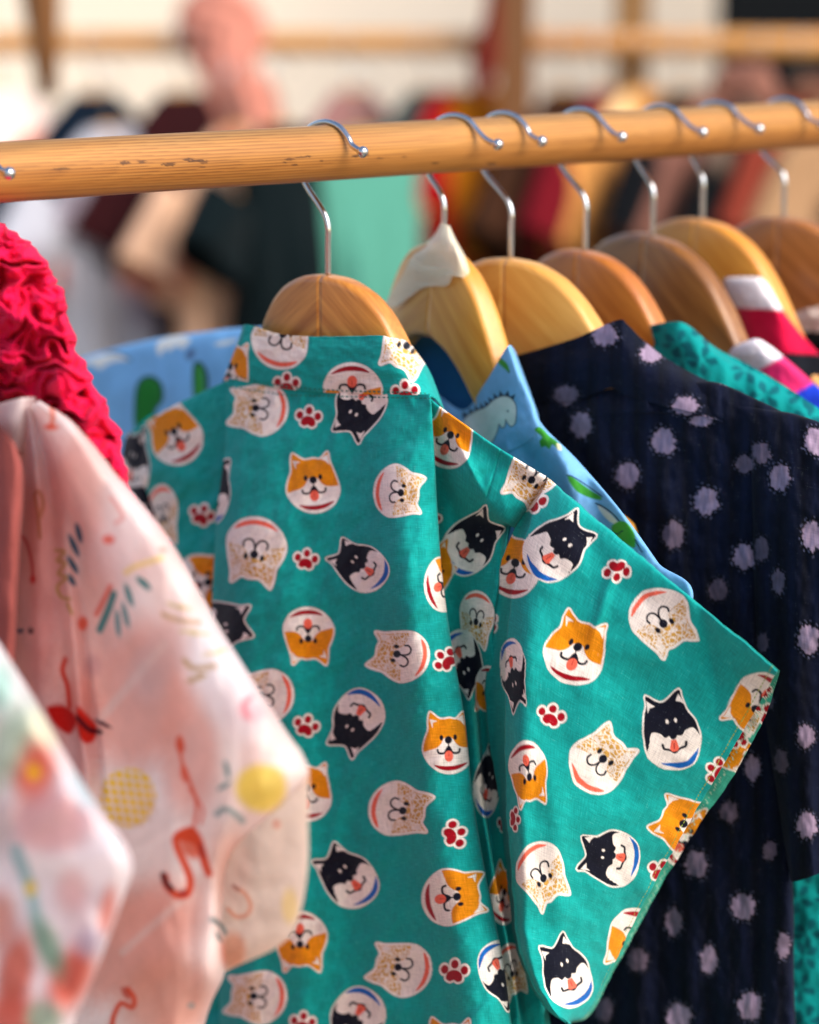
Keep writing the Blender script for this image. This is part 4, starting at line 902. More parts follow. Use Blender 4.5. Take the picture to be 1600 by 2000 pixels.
s6 = [[(1396, 556, -.02), (1408, 546, .004), (1430, 541, .012), (1476, 541, .012), (1492, 545, .000), (1520, 590, -.012), (1560, 645, -.02), (1610, 700, -.028), (1720, 800, -.034)], [(1402, 570, -.016), (1416, 562, .008), (1438, 560, .018), (1482, 560, .020), (1502, 566, .014), (1530, 606, .002), (1570, 660, -.008), (1620, 716, -.016), (1730, 820, -.03)],
      [(1450, 690, -.016), (1462, 686, .008), (1484, 684, .018), (1526, 684, .020), (1550, 690, .014), (1580, 716, .002), (1620, 750, -.008), (1670, 800, -.016), (1750, 880, -.03)], [(1500, 1100, -.016), (1512, 1100, .008), (1534, 1100, .018), (1566, 1100, .020), (1590, 1100, .014), (1620, 1100, .002), (1660, 1100, -.008), (1710, 1100, -.016), (1780, 1100, -.03)], [(1500, 2700, -.016), (1512, 2700, .008), (1534, 2700, .018), (1566, 2700, .020), (1590, 2700, .014), (1620, 2700, .002), (1660, 2700, -.008), (1710, 2700, -.016), (1780, 2700, -.03)]]
patch('back_panel', F6g, s6, M_STR, st2, step=3.5, disp=lambda px, py, s, t: .0012 * fbm(px / 40, py / 50, 2, 161), colf=stripes((-.05, 1), (529, 612, 720, 800, 880), ((238, 228, 228), (206, 14, 62), (16, 18, 26), (238, 228, 228), (206, 14, 62), (16, 18, 26))), tstep=4)
F7g = H[7][1]
st3 = empty('black_blouse', tuple(F7g.O - np.array([0, 0, .12]))); tag(st3, 'black blouse with a cream collar on the hanger farthest right', 'blouse')
s7 = [[(1520, 650, -.02), (1534, 632, .004), (1556, 610, .014), (1590, 600, .016), (1640, 600, .014), (1700, 640, -.02)], [(1526, 690, -.016), (1540, 680, .008), (1562, 664, .018), (1596, 656, .022), (1650, 660, .018), (1720, 700, -.016)], [(1526, 1000, -.016), (1540, 1000, .008), (1562, 1000, .018), (1596, 1000, .022), (1650, 1000, .018), (1720, 1000, -.016)], [(1526, 2700, -.016), (1540, 2700, .008), (1562, 2700, .018), (1596, 2700, .022), (1650, 2700, .018), (1720, 2700, -.016)]]
patch('back_panel', F7g, s7, M_STR, st3, step=4, disp=lambda px, py, s, t: .003 * fbm(px / 25, py / 25, 3, 171), colf=stripes((-.05, 1), (568,), ((226, 206, 190), (14, 16, 20))), tstep=4)
# ------------------------------------------------------------------ crimson ruched blouse
FR = Frame(-60, 46)
M_RED = cloth_mat('crimson_ruched_jersey', (226, 18, 74), .7, .1, .1, .03, transl=.05, crease=.15)
red = empty('ruched_blouse', tuple(FR.O - np.array([0, 0, .12]))); tag(red, 'crimson blouse with crinkled ruched shoulder at the left edge of the photo', 'blouse')
lb = [(-200, 450), (-190, 560), (-170, 690), (-60, 810), (20, 792), (70, 792), (112, 860), (160, 935), (215, 1000), (280, 1070), (330, 1130)]
rb = [(-20, 428), (44, 462), (84, 512), (124, 580), (142, 655), (176, 735), (214, 800), (238, 868), (250, 930), (276, 1000), (330, 1062)]
rr_ = []
for i, (a_, b_) in enumerate(zip(lb, rb)):
    a_, b_ = np.array(a_, float), np.array(b_, float)
    rr_.append([(*(a_ + (b_ - a_) * u), n) for u, n in ((-.1, -.02), (.03, -.006), (.25, .004), (.5, .010), (.72, .006), (.88, -.004), (.97, -.018), (1.0, -.038))])
def red_disp(px, py, s, t):
    w1 = noise(px / 40, py / 40, 3); w2 = noise(px / 40, py / 40, 13)
    a = noise((px + 26 * w1) / 52, (py + 30 * w2) / 27, 5); b = noise((px + py * .5 + 26 * w2) / 30, (py - px * .3 + 20 * w1) / 17, 6)
    c = noise(px / 55, py / 48, 8)
    f = lambda v: np.sqrt(v * v + .012)
    return .016 * (1 - f(a) * 1.6) + .0022 * (1 - f(b) * 1.6) + .012 * c
def red_warp(px, py, s, t):
    e = sstep(4, 7, s + 0 * px); w = noise(px / 26 + py / 40, py / 22, 15); w3 = noise(px / 60, py / 52, 16)
    return e * (8 * w + 12 * w3), e * (5 * noise(px / 30, py / 26, 17))
patch('shoulder', FR, rr_, M_RED, red, step=1.9, disp=red_disp, warp=red_warp, ts=np.linspace(0, 10, 420), ss=np.concatenate([np.linspace(0, 1, 8)[:-1], np.linspace(1, 6, 170)[:-1], np.linspace(6, 7, 30)]))
bd = [[(-260, 760, -.02), (-120, 790, 0), (0, 800, .0), (60, 830, -.01)], [(-260, 1100, -.02), (-120, 1100, .0), (0, 1100, .0), (90, 1120, -.02)], [(-260, 2700, -.02), (-120, 2700, 0), (0, 2700, .0), (90, 2700, -.02)]]
patch('body', FR, bd, M_RED, red, step=12, disp=lambda px, py, s, t: .004 * fbm(px / 60, py / 200, 2, 7))

# ------------------------------------------------------------------ dusty rose blouse, a sliver between the red and the pink one
FD = Frame(-215, 46)
M_ROSE = cloth_mat('dusty_rose_cotton', (150, 78, 72), .85, .2, .2, .06, crease=.3)
drs = empty('dusty_rose_blouse', tuple(FD.O - np.array([0, 0, .12]))); tag(drs, 'dusky rose brown blouse showing as a narrow dark strip at the left edge', 'blouse')
dd = [[(-440, 860, -.03), (-330, 730, .0), (-230, 690, .016), (-140, 720, .018), (-60, 786, .018), (0, 832, .020), (28, 866, .014), (36, 880, -.01)]] + [[(-440, y, -.03), (-330, y, .0), (-230, y, .012), (-140, y, .014), (-60, y, .014), (a_, y, .018), (b_, y, .012), (b_ + 8, y, -.01)] for y, a_, b_ in ((960, 0, 40), (1300, -10, 24), (2700, -30, -10))]
patch('back_panel', FD, dd, M_ROSE, drs, step=5, disp=lambda px, py, s, t: .003 * np.sin(px / 14) + .002 * fbm(px / 30, py / 120, 2, 7))

# ------------------------------------------------------------------ pink flamingo shirt
FP = Frame(-135, 46)
M_PINK = cloth_mat('flamingo_print_cotton', None, .85, .3, .15, .03, transl=.5, crease=.25)
pk = empty('flamingo_print_shirt', tuple(FP.O - np.array([0, 0, .12]))); tag(pk, 'pale pink shirt printed with coral flamingos and yellow pineapples, its sleeve towards the camera', 'shirt')
COR = (226, 84, 52); PW = (238, 156, 136); TL = (20, 128, 128); GD = (190, 150, 74); YL = (246, 200, 10); GY = (110, 150, 152)
PS = [('e', (270, 1360, 95, 150, 8), PW, .35, .75), ('e', (165, 1240, 60, 160, 10), PW, .5, .55), ('e', (70, 1150, 60, 240, 5), (214, 120, 112), .5, .65), ('e', (140, 1450, 60, 100, 0), (206, 96, 84), .5, .5), ('e', (370, 1470, 55, 120, 0), PW, .4, .65), ('e', (250, 1840, 150, 100, -35), PW, .35, .75), ('e', (330, 1950, 90, 80, -30), (226, 160, 138), .4, .8), ('e', (150, 980, 50, 120, 0), (234, 176, 160), .5, .5), ('e', (450, 1690, 40, 80, 0), (236, 180, 160), .5, .6),
      ('e', (300, 1300, 40, 70, 20), (222, 186, 182), .5, .6), ('e', (440, 1330, 60, 120, -30), (240, 232, 236), .5, .7), ('l', [(200, 1400), (260, 1330), (320, 1260)], (236, 200, 190), 9, .7), ('l', [(240, 1860), (330, 1780), (380, 1740)], (238, 206, 198), 8, .7),
      # flamingo, head lower left
      ('l', [(322, 1712), (326, 1730), (345, 1748), (366, 1746), (372, 1720), (362, 1690), (348, 1660), (344, 1636), (362, 1626), (382, 1634), (394, 1660), (402, 1690), (408, 1706)], COR, 7.5), ('e', (374, 1648, 22, 30, -20), (232, 104, 70), .3, .9), ('p', [(344, 1640), (352, 1622), (378, 1614), (394, 1640), (404, 1680), (410, 1712), (394, 1690), (380, 1650)], COR), ('l', [(318, 1708), (324, 1724), (334, 1736)], (70, 20, 34), 5), ('e', (358, 1744, 9, 7, 0), (160, 40, 50), .5, .8), ('l', [(392, 1650), (396, 1672)], (150, 40, 50), 3),
      ('l', [(380, 1610), (384, 1570), (372, 1530), (356, 1490), (350, 1450), (352, 1440)], COR, 3.2), ('l', [(392, 1608), (396, 1580), (370, 1540)], COR, 2.2), ('e', (352, 1455, 9, 16, -10), COR, .4, .9), ('e', (360, 1512, 8, 18, -10), COR, .4, .8),
      ('l', [(460, 1735), (478, 1745), (490, 1770), (480, 1788), (460, 1790), (446, 1776)], (232, 130, 90), 4), ('l', [(456, 1730), (466, 1738)], (120, 40, 40), 3), ('e', (540, 1610, 8, 9, 0), (238, 140, 110), .5, .8),
      ('l', [(250, 1932), (262, 1950), (258, 1968), (236, 1960), (222, 1985), (218, 2010)], COR, 5), ('e', (246, 1940, 7, 14, -30), (200, 70, 50), .4, .8),
      # flamingo body at the left
      ('p', [(92, 1382), (118, 1376), (142, 1390), (150, 1412), (136, 1434), (112, 1420), (98, 1400)], (198, 28, 22)), ('p', [(150, 1380), (172, 1398), (190, 1420), (184, 1446), (166, 1452), (152, 1430)], (214, 44, 30)), ('l', [(152, 1402), (172, 1424), (196, 1430)], (60, 14, 30), 4.5), ('l', [(190, 1408), (214, 1420)], (60, 14, 40), 4),
      ('l', [(128, 1288), (122, 1310), (132, 1340), (136, 1380)], (214, 60, 40), 5), ('l', [(36, 1040), (52, 1060), (62, 1100), (64, 1130)], (200, 50, 50), 2.6), ('e', (64, 1132, 6, 8, 0), (206, 40, 40), .4, .9),
      # palms and sprigs
      ('l', [(195, 1230), (212, 1190), (222, 1160)], TL, 6.5), ('l', [(270, 1130), (290, 1148)], TL, 7), ('l', [(246, 1145), (258, 1180)], (50, 140, 142), 6), ('l', [(240, 1180), (250, 1222)], GY, 6), ('l', [(228, 1195), (232, 1240)], GY, 6), ('l', [(216, 1145), (196, 1185), (188, 1200)], (230, 90, 66), 4), ('e', (162, 1218, 10, 14, 0), (232, 90, 60), .4, .9),
      ('l', [(150, 1026), (158, 1056)], (50, 96, 120), 6), ('l', [(136, 1048), (152, 1082)], (50, 96, 120), 6), ('l', [(134, 1090), (150, 1116)], (44, 96, 120), 6), ('l', [(136, 1126), (144, 1140)], (44, 96, 120), 6), ('l', [(20, 1208), (30, 1190)], (24, 60, 90), 5), ('l', [(26, 1230), (42, 1232)], (24, 50, 80), 5), ('e', (60, 1232, 6, 6, 0), (60, 20, 40), .5, .9),
      ('l', [(78, 1050), (74, 1000), (68, 965), (78, 962), (84, 985), (78, 1010)], (176, 104, 60), 3), ('l', [(110, 1075), (126, 1078), (112, 1095), (128, 1100), (114, 1120), (130, 1128), (112, 1146), (120, 1166), (136, 1170)], GD, 3), ('l', [(132, 1180), (140, 1198)], GD, 3),
      ('l', [(246, 1118), (265, 1106), (290, 1098), (315, 1090)], (244, 216, 110), 5, .8), ('e', (212, 1054, 12, 9, 0), (240, 110, 90), .5, .9), ('l', [(216, 972), (230, 990), (240, 1010), (226, 1022)], (240, 160, 150), 3, .8), ('e', (318, 1074, 9, 5, 0), (240, 150, 130), .5, .8),
      ('l', [(318, 1200), (350, 1212), (390, 1216)], GD, 4, .8), ('l', [(330, 1180), (370, 1190)], (210, 190, 130), 4, .7), ('l', [(360, 1290), (380, 1306), (420, 1300)], GD, 5, .8), ('l', [(370, 1330), (400, 1318)], GD, 5, .8), ('l', [(400, 1280), (440, 1270)], (220, 200, 140), 4, .7), ('l', [(352, 1232), (410, 1240)], (220, 200, 140), 4, .7),
      ('l', [(100, 830), (104, 812), (98, 790)], (236, 120, 80), 3.5), ('e', (100, 834, 14, 6, 0), (240, 110, 80), .5, .9), ('l', [(484, 1400), (476, 1378), (490, 1362)], (240, 90, 110), 5, .8), ('e', (490, 1392, 26, 18, 10), (238, 160, 170), .5, .5),
      ('l', [(440, 1490), (446, 1516)], GY, 5, .9), ('l', [(430, 1540), (446, 1530)], GY, 5, .9), ('l', [(424, 1590), (440, 1580), (460, 1590), (474, 1604)], GY, 6, .8), ('e', (510, 1540, 50, 46, 20), (252, 222, 84), .22, .9), ('e', (530, 1520, 26, 22, 0), (250, 224, 120), .4, .8),
      ('l', [(415, 1796), (432, 1808), (440, 1822)], (80, 120, 124), 5, .9), ('l', [(424, 1824), (430, 1836)], (80, 120, 124), 4, .9), ('e', (456, 1858, 24, 36, 0), (238, 130, 80), .4, .8), ('e', (566, 1770, 16, 34, 0), (246, 208, 100), .4, .8), ('l', [(224, 1628), (240, 1650)], TL, 7), ('e', (374, 1964, 7, 5, 0), (120, 160, 160), .5, .8), ('e', (182, 1300, 16, 20, 0), (180, 120, 130), .6, .4)]
PS = [('e', ((q[1][0][0] + q[1][1][0]) / 2, (q[1][0][1] + q[1][1][1]) / 2, math.hypot(q[1][1][0] - q[1][0][0], q[1][1][1] - q[1][0][1]) / 2 + 5, q[3] * .95, math.degrees(math.atan2(q[1][1][1] - q[1][0][1], q[1][1][0] - q[1][0][0]))), q[2], .25, .95) if q[0] == 'l' and len(q[1]) == 2 and q[3] >= 4 else q for q in PS]
PINE = [(x, y) for x in range(193, 312, 18) for y in range(1498, 1625, 19)]
PS.append(('e', (250, 1558, 54, 58, 0), YL, .06, 1))
for k_ in range(-3, 4):
    hx_, hy_ = 54 * math.sqrt(max(0, 1 - (k_ * 16 / 56) ** 2)), 58 * math.sqrt(max(0, 1 - (k_ * 16 / 56) ** 2))
    PS.append(('l', [(250 + k_ * 16 - hy_ * .2, 1558 - hy_), (250 + k_ * 16 + hy_ * .2, 1558 + hy_)], (240, 214, 202), 2.2)); PS.append(('l', [(250 - hx_, 1558 + k_ * 17 - 5), (250 + hx_, 1558 + k_ * 17 + 5)], (240, 214, 202), 2.2))
for (x, y) in []:
    if ((x - 250) / 52) ** 2 + ((y - 1558) / 56) ** 2 < 1: PS.append(('e', (x + (3 if ((y - 1498) // 19) % 2 else -3), y, 8.8, 9.6, 20), YL, .25, 1))
def pink_col(px, py, s, t):
    c = np.empty(px.shape + (3,)); c[:] = lin((250, 236, 232))
    k = sstep(.0, .5, fbm(px / 150, py / 170, 2, 41))[..., None] * .34; c = c * (1 - k) + lin((240, 186, 170)) * k
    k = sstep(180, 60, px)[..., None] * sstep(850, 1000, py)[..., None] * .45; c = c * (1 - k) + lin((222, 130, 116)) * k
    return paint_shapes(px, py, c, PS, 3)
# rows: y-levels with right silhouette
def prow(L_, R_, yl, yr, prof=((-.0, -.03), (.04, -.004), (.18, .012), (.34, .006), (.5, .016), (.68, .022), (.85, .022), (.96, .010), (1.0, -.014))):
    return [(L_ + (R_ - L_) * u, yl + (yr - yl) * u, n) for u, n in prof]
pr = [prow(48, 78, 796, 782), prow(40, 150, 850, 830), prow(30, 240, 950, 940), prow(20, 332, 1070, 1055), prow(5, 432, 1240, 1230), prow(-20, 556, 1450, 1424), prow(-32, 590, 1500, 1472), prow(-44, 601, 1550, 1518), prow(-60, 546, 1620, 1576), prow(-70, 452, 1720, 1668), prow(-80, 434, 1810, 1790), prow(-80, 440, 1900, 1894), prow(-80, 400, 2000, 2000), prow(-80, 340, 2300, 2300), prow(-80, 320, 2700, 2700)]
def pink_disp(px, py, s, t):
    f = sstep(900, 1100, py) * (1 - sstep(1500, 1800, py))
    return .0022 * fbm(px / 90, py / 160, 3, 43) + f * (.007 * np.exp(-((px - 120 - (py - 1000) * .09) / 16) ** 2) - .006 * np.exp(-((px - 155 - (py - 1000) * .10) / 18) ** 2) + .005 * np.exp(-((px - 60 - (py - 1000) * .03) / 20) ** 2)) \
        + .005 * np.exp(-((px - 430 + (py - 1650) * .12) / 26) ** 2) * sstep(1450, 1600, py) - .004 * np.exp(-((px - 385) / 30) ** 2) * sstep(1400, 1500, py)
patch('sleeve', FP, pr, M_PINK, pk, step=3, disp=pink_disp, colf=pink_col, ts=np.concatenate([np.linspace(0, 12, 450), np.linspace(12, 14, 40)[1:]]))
pin = [[(400, 1500, -.03), (470, 1505, -.03), (540, 1510, -.026), (592, 1512, -.016), (603, 1518, -.004)], [(400, 1600, -.035), (470, 1600, -.036), (540, 1600, -.032), (594, 1600, -.020), (602, 1600, -.006)], [(400, 1700, -.035), (470, 1700, -.036), (540, 1700, -.032), (592, 1700, -.020), (601, 1700, -.006)], [(400, 1790, -.035), (460, 1790, -.036), (530, 1792, -.032), (572, 1796, -.020), (582, 1798, -.006)],
       [(400, 1850, -.035), (450, 1850, -.036), (500, 1850, -.032), (532, 1850, -.020), (545, 1848, -.006)], [(396, 1900, -.030), (420, 1900, -.03), (440, 1898, -.026), (452, 1892, -.018), (460, 1888, -.004)]]
def pin_col(px, py, s, t):
    c = np.empty(px.shape + (3,)); c[:] = lin((246, 222, 204)); return paint_shapes(px, py, c, [(x[0], x[1], tuple(int(.6 * a + .4 * b) for a, b in zip(x[2], (246, 222, 204))), *x[3:]) for x in PS], 3)
patch('sleeve_lining', FP, pin, M_PINK, pk, step=4, disp=lambda px, py, s, t: .0015 * fbm(px / 50, py / 60, 2, 44), colf=pin_col)
pc = [[(-40, 800, .0), (0, 788, .012), (40, 778, .012), (70, 776, .0)], [(-40, 850, .0), (0, 826, .014), (36, 830, .013), (60, 840, .0)], [(-40, 900, .0), (0, 850, .012), (30, 872, .010), (44, 890, .0)]]
patch('collar', FP, pc, M_PINK, pk, step=4, colf=pink_col, thick=.001)

# ------------------------------------------------------------------ pale flowered dress, closest to the camera
FF = Frame(-560, 46)
fl = empty('flowered_dress', tuple(FF.O - np.array([0, 0, .12]))); tag(fl, 'blurred white dress with coral flowers in the bottom left corner', 'dress')
_r = np.random.RandomState(5)
FS = [('e', (66, 1505, 44, 62, 0), (232, 110, 84), .5, .95), ('e', (66, 1508, 15, 18, 0), (244, 170, 50), .4, 1), ('e', (96, 1600, 80, 60, 0), (232, 150, 150), .5, .7), ('e', (20, 1450, 36, 90, 20), (150, 186, 160), .6, .7), ('e', (170, 1540, 30, 46, -30), (196, 226, 232), .5, .8), ('e', (100, 1620, 60, 40, 0), (230, 180, 176), .5, .7), ('l', [(30, 1660), (60, 1740), (80, 1830), (110, 1880)], (150, 190, 190), 14, .8), ('e', (60, 1735, 12, 16, 0), (232, 200, 90), .5, .9),
      ('e', (30, 1900, 34, 80, 10), (226, 110, 84), .5, .9), ('e', (20, 2000, 60, 60, 0), (226, 100, 76), .5, .9), ('e', (140, 1910, 40, 70, 25), (230, 100, 70), .5, .9), ('e', (96, 1850, 24, 60, -20), (140, 180, 150), .6, .8), ('e', (84, 1990, 34, 34, 0), (150, 190, 160), .5, .8), ('e', (210, 1780, 16, 50, 10), (226, 120, 100), .5, .8), ('e', (140, 1740, 30, 40, 0), (236, 180, 176), .6, .7), ('e', (0, 1340, 26, 50, 0), (170, 220, 206), .6, .8), ('e', (90, 1420, 30, 40, -30), (240, 240, 190), .6, .6), ('e', (175, 1840, 26, 30, 0), (200, 190, 210), .6, .7), ('e', (0, 1800, 30, 60, 0), (236, 150, 130), .6, .8), ('e', (0, 1620, 26, 50, 0), (206, 186, 186), .6, .7)]
def fl_col(px, py, s, t):
    c = np.empty(px.shape + (3,)); c[:] = lin((250, 238, 238)); return paint_shapes(px, py, c, FS, 4)
fr_ = [[(-800, 1010, -.03), (-700, 850, .0), (-600, 770, .016), (-520, 770, .018), (-400, 850, .016), (-230, 990, .012), (-110, 1110, .0), (-90, 1130, -.02)], [(-800, 1120, -.03), (-720, 1000, .01), (-600, 930, .022), (-500, 930, .022), (-380, 980, .020), (-220, 1060, .016), (-90, 1140, .002), (-74, 1152, -.02)]]
for (y, xr) in ((1180, -60), (1250, -6), (1350, 58), (1430, 104), (1510, 150), (1590, 202), (1650, 246), (1700, 258), (1760, 238), (1850, 206), (1950, 166), (2040, 140), (2400, 130), (2700, 130)):
    fr_.append([(-800, y, -.03), (-700, y, .008), (-500, y, .016), (-300, y, .018), (-100 + .3 * xr, y, .020), (xr - 50, y, .018), (xr - 12, y, .004), (xr, y, -.02)])
patch('sleeve', FF, fr_, M_PINK, fl, step=5, disp=lambda px, py, s, t: .004 * fbm(px / 90, py / 120, 2, 47), colf=fl_col)
# ------------------------------------------------------------------ the second rack, far behind
ZB = 5.2
M_BW = wood_mat('rack_wood', (214, 158, 84), (176, 112, 48), (3, 40, 40), (0, 0, 0), .5, .1)
M_BW2 = wood_mat('rack_post_wood', (128, 80, 32), (84, 48, 15), (30, 30, 2), (0, 0, 0), .5, .1)
RB = at(800, 84, ZB)
M_BW3 = wood_mat('rack_post_wood_pale', (156, 114, 60), (108, 74, 34), (30, 30, 2), (0, 0, 0), .5, .1)
rk = empty('garment_rack', (RB[0], RB[1], 0)); tag(rk, 'long wooden garment rack running behind the front pole, with two thick posts', 'garment rack')
V, Fc = tube([(-1.5, 0, RB[2]), (0, 0, RB[2]), (1.0, 0, RB[2])], .021, 20, True, 2); link('rail', mesh_from('rail', V, Fc), M_BW, rk)
for (px, wd, m_, dy) in ((1006, .064, M_BW2, -.07), (1234, .062, M_BW3, .06)):
    p = at(px, 60, ZB + dy); V, Fc = box((p[0] - RB[0], dy, 1.06), (wd, .05, 2.12), .004); link('post', mesh_from('post', V, Fc, False), m_, rk)
pA, pB = at(76, -60, 4.3), at(94, 190, 4.34)
d_ = (pB - pA) / np.linalg.norm(pB - pA)
aw = empty('slanted_prop', (pB[0], pB[1], 0)); tag(aw, 'brown tapering wooden prop pointing down at the top left of the background', 'prop')
V, Fc = tube([pA - d_ * .5 - np.array([pB[0], pB[1], 0]), pA - np.array([pB[0], pB[1], 0]), pB - np.array([pB[0], pB[1], 0])], [.044, .034, .014], 10, True, 2); link('pole', mesh_from('pole', V, Fc), M_BW2, aw)

def cloth_body(seed, hw=.2, ln=.72, fold=1.0, dep=.045):
    """a shirt body hanging on a hanger, local a=x, n=-y, b=z"""
    b = np.concatenate([np.linspace(0, .05, 7)[:-1], np.linspace(.05, .11, 8)[:-1], np.linspace(.11, ln, 22)]); A = np.linspace(0, 2 * np.pi, 73)[:-1]
    w_ = np.interp(b, [0, .012, .05, .11, .14, .3, ln], [.055, .075, .135, hw - .01, hw, hw * .92, hw * 1.12]); d_ = np.interp(b, [0, .05, .12, .3, ln], [.018, .022, .03, dep, dep * 1.2])
    B, AA = np.meshgrid(b, A, indexing='ij'); W_ = w_[:, None]; D_ = d_[:, None]
    x = W_ * np.sign(np.cos(AA)) * np.abs(np.cos(AA)) ** .8; f = sstep(.08, .35, B) * fold
    y = D_ * np.sin(AA) * (1 + f * .5 * np.sin(AA * 7 + seed) + .3 * f * np.sin(AA * 12 + seed * 2 + B * 4)) + .01 * f * noise(x * 12, B * 3, seed)
    z = -B + 0 * AA - .01 * noise(x * 9, y * 9, seed) * sstep(.4, ln, B)
    return x, y, z
def sleeve_part(sign, ln=.2, seed=0):
    u = np.linspace(0, 1, 10); A = np.linspace(0, 2 * np.pi, 29)[:-1]; U, AA = np.meshgrid(u, A, indexing='ij')
    cx = sign * (.155 + .11 * U * ln / .2); cz = -(.115 + .15 * U * ln / .2); r1 = .072 + .016 * U; r2 = .026 + .014 * U
    tx, tz = -sign * .81, -.59 # across direction of the sleeve
    x = cx + r1 * np.cos(AA) * (-.80 * sign) ; z = cz + r1 * np.cos(AA) * -.58; y = r2 * np.sin(AA) * (1 + .25 * np.sin(3 * AA + seed + U * 3))
    return x, y, z
def ring_mesh(name, x, y, z, colr=None):
    n, k = x.shape; V = np.stack([x, y, z], -1); V = np.concatenate([V, V[:, :1]], 1)
    c = None
    if colr is not None: c = np.concatenate([colr, colr[:, :1]], 1)
    Q = np.stack([V[..., 0], V[..., 2]], -1)
    return grid_mesh(name, V, c, Q, 1.0)
M_BGC = cloth_mat('hanging_cotton', None, .9, .1, .0, .03)
HBG = None
def bg_shirt(px, psi, label, base, spots=None, hw=.2, ln=.72, slv=.2, name='shirt', cat='shirt', depth=ZB, ytop=None, py=84):
    px = px + 62 if hw != .13 else px
    O = at(px, py, depth); seed = int(abs(px)) % 97
    root = empty(name, (O[0], O[1], O[2] - .085), -R(psi)); tag(root, label, cat, 'clothes on the background rack')
    def paintc(x, z):
        c = np.empty(x.shape + (3,)); c[:] = lin(base)
        if spots:
            rs = np.random.RandomState(seed)
            for (colr, n, r) in spots:
                for _ in range(n):
                    cx, cz = rs.uniform(-.25, .25), rs.uniform(-.7, 0); d = np.hypot(x - cx, z - cz) / r; a = (1 - sstep(.7, 1.1, d))[..., None]; c = c * (1 - a) + lin(colr) * a
        return c
    x, y, z = cloth_body(seed, hw, ln); link('body', ring_mesh('body', x, y, z, paintc(x, z)), M_BGC, root)
    if slv:
        for sg in (-1, 1):
            x, y, z = sleeve_part(sg, slv, seed); link('sleeve', ring_mesh('sleeve', x, y, z, paintc(x, z)), M_BGC, root)
    h = empty('wooden_hanger', (O[0], O[1], O[2] - .0790), -R(psi)); tag(h, 'hanger of the ' + label.split(',')[0], 'hanger', 'hangers on the background rack')
    link('arm', ME_R, M_BW, h); link('arm', ME_L, M_BW, h); link('hook', HOOK_BG, M_CHROME, h)
    return root
HOOK_BG = hook_mesh(.0790, 0, 5)
BG = [(-70, -50, 'pale pink cotton shirt at the left end of the background rack', (246, 226, 216), None, {}),
      (30, -58, 'orange shirt glowing between the red blouse and the front pole', (236, 100, 30), [((252, 190, 140), 8, .04)], dict(py=170)),
      (120, -60, 'dark navy shirt near the left end of the background rack', (6, 20, 34), None, dict(depth=4.95)),
      (150, -56, 'pale grey shirt with rust coloured flowers in the background', (168, 168, 176), [((196, 84, 44), 14, .028), ((130, 120, 130), 8, .04)], dict(depth=4.85, py=150, hw=.14)),
      (290, -60, 'dark maroon shirt in the background between grey and cream ones', (40, 7, 10), None, dict(depth=5.0)),
      (372, -60, 'black shirt in the background left of the salmon scarf', (5, 6, 9), None, {}),
      (398, -58, 'cream and peach blouse under the salmon scarf', (206, 164, 134), [((180, 108, 84), 16, .045), ((140, 104, 80), 12, .04)], dict(hw=.16, depth=4.8, py=150, slv=.16)),
      (486, -60, 'blackish green shirt in the background behind the first hook', (2, 14, 17), None, dict(depth=4.7, py=140, hw=.12, slv=.12)),
      (625, -60, 'dusty mauve blouse in the background above the front pole', (140, 100, 96), [((210, 170, 160), 8, .05)], {}),
      (706, -40, 'mint green dress hanging flat in the background', (78, 142, 124), None, dict(hw=.13, slv=0, ln=.8, name='dress', cat='dress', depth=4.85, py=158)),
      (770, -60, 'charcoal shirt with grey marks beside the mint dress', (54, 62, 60), [((140, 150, 140), 10, .04)], {}),
      (872, -40, 'mustard jacket in the background beside the thick post', (176, 104, 16), None, dict(hw=.15, ln=.30, name='jacket', cat='jacket', slv=.1)),
      (828, -62, 'bright red dress with pale orange flowers under the front pole', (150, 6, 14), [((206, 110, 84), 9, .025)], dict(name='dress', cat='dress', hw=.15)),
      (1040, -60, 'dark brown shirt behind the thick post', (54, 30, 16), None, {}),
      (1120, -62, 'wine red shirt in the background right of the thick post', (96, 8, 20), None, {}),
      (1195, -50, 'tan coloured shirt in the background below the paler post', (190, 130, 68), [((236, 196, 140), 6, .05)], {}),
      (1275, -62, 'black shirt in the background right of the tan one', (4, 6, 10), None, {}),
      (1345, -50, 'taupe pink shirt in the background behind the dull brown hanger', (120, 80, 68), [((200, 120, 110), 6, .05)], {}),
      (1435, -60, 'black shirt in the background above the golden hanger', (5, 7, 9), [((110, 90, 76), 5, .04)], {}),
      (1510, -58, 'rust brown shirt near the right end of the background rack', (120, 48, 34), None, {}),
      (1590, -55, 'patterned tan and brown shirt at the right end of the background rack', (150, 116, 84), [((60, 40, 30), 12, .035), ((214, 180, 130), 10, .03)], {})]
for px, psi, lab, base, sp, kw in BG: bg_shirt(px, psi, lab, base, sp, **kw)

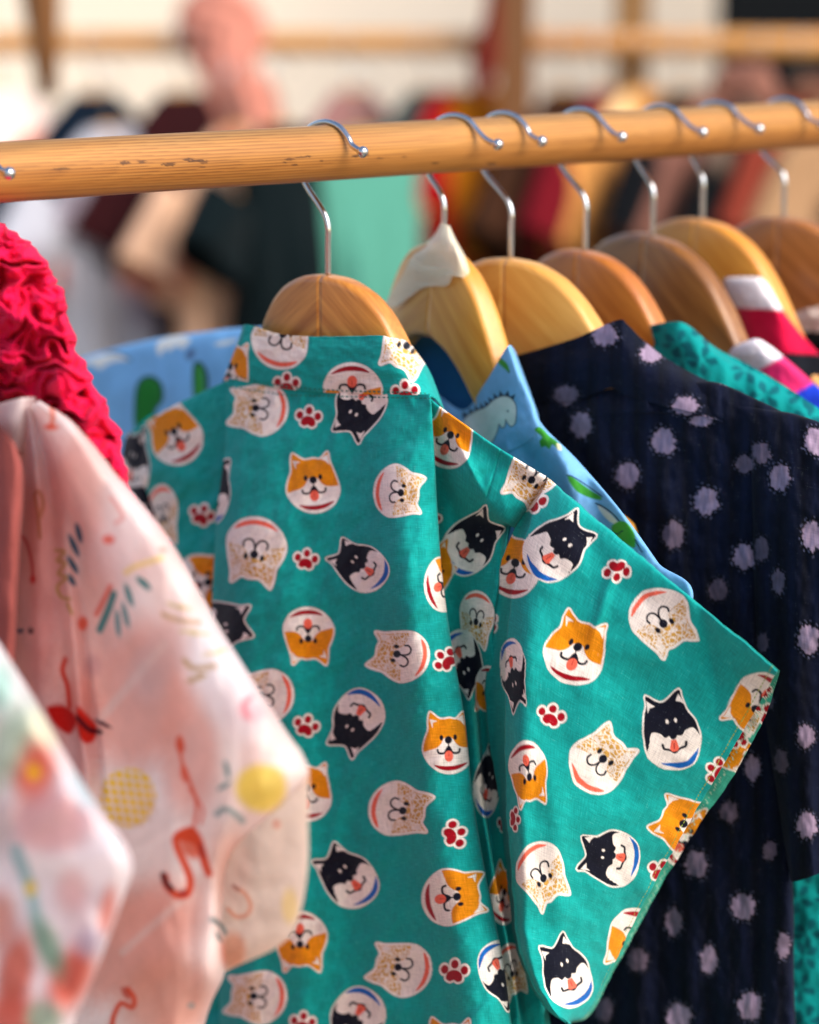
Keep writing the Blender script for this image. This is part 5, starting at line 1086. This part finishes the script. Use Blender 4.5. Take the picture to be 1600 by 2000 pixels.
def wrap_cloth(name, cat, lab, pts, colr, seed, depth, k=48):
    P = np.array([[*at(x, y, depth + dz), r] for x, y, r, dz in pts]); t = np.linspace(0, len(P) - 1, len(P) * 9); X = catmull(P, t)
    A = np.linspace(0, 2 * np.pi, k + 1)[:-1]; T = np.gradient(X[:, :3], axis=0); T /= np.linalg.norm(T, axis=1)[:, None]
    S = np.cross(T, [0, 1.0, 0]); S /= np.linalg.norm(S, axis=1)[:, None]; Bn = np.cross(S, T)
    r = X[:, 3:4] * (1 + .16 * np.sin(A * 5 + seed)[None] + .12 * np.sin(A * 9 + t[:, None] * 1.3) + .15 * noise(t[:, None] * 1.1, np.cos(A)[None] * 2, seed))
    V = X[:, None, :3] + (r * np.cos(A))[..., None] * S[:, None] + .6 * (r * np.sin(A))[..., None] * Bn[:, None]
    base = V.mean((0, 1)); V = V - base
    o = link(name, ring_mesh(name, V[..., 0], V[..., 1], V[..., 2]), cloth_mat(name + '_cloth', colr, .9, .1, 0, .04), None); o.location = tuple(base); tag(o, lab, cat)
    return o
wrap_cloth('scarf', 'scarf', 'salmon pink scarf bunched over the background rail with a hanging tail', [(352, 62, .014, -.05), (366, 58, .046, -.05), (402, 58, .066, -.05), (440, 72, .066, -.06), (446, 112, .050, -.08), (452, 150, .046, -.1), (472, 195, .050, -.1), (490, 240, .050, -.1), (500, 280, .04, -.1), (504, 310, .012, -.1)], (190, 124, 106), 3, ZB)
wrap_cloth('scarf', 'scarf', 'dark red scarf hanging against the thick background post', [(966, -40, .010, -.1), (964, 10, .012, -.1), (958, 60, .016, -.1), (950, 110, .020, -.1), (944, 160, .016, -.1), (940, 190, .008, -.1)], (104, 34, 26), 5, ZB)
wrap_cloth('hat', 'hat', 'blurred pinkish felt hat at the upper right above the black shirt', [(1462, 118, .006, 0), (1462, 130, .028, 0), (1460, 150, .034, 0), (1458, 176, .040, 0), (1456, 182, .052, 0), (1456, 188, .012, 0)], (128, 86, 72), 2, 4.3)
wrap_cloth('hat', 'hat', 'small tan cap at the right edge of the background', [(1588, 150, .006, 0), (1588, 158, .024, 0), (1586, 176, .03, 0), (1584, 192, .036, 0), (1584, 196, .01, 0)], (110, 72, 56), 7, 4.3)
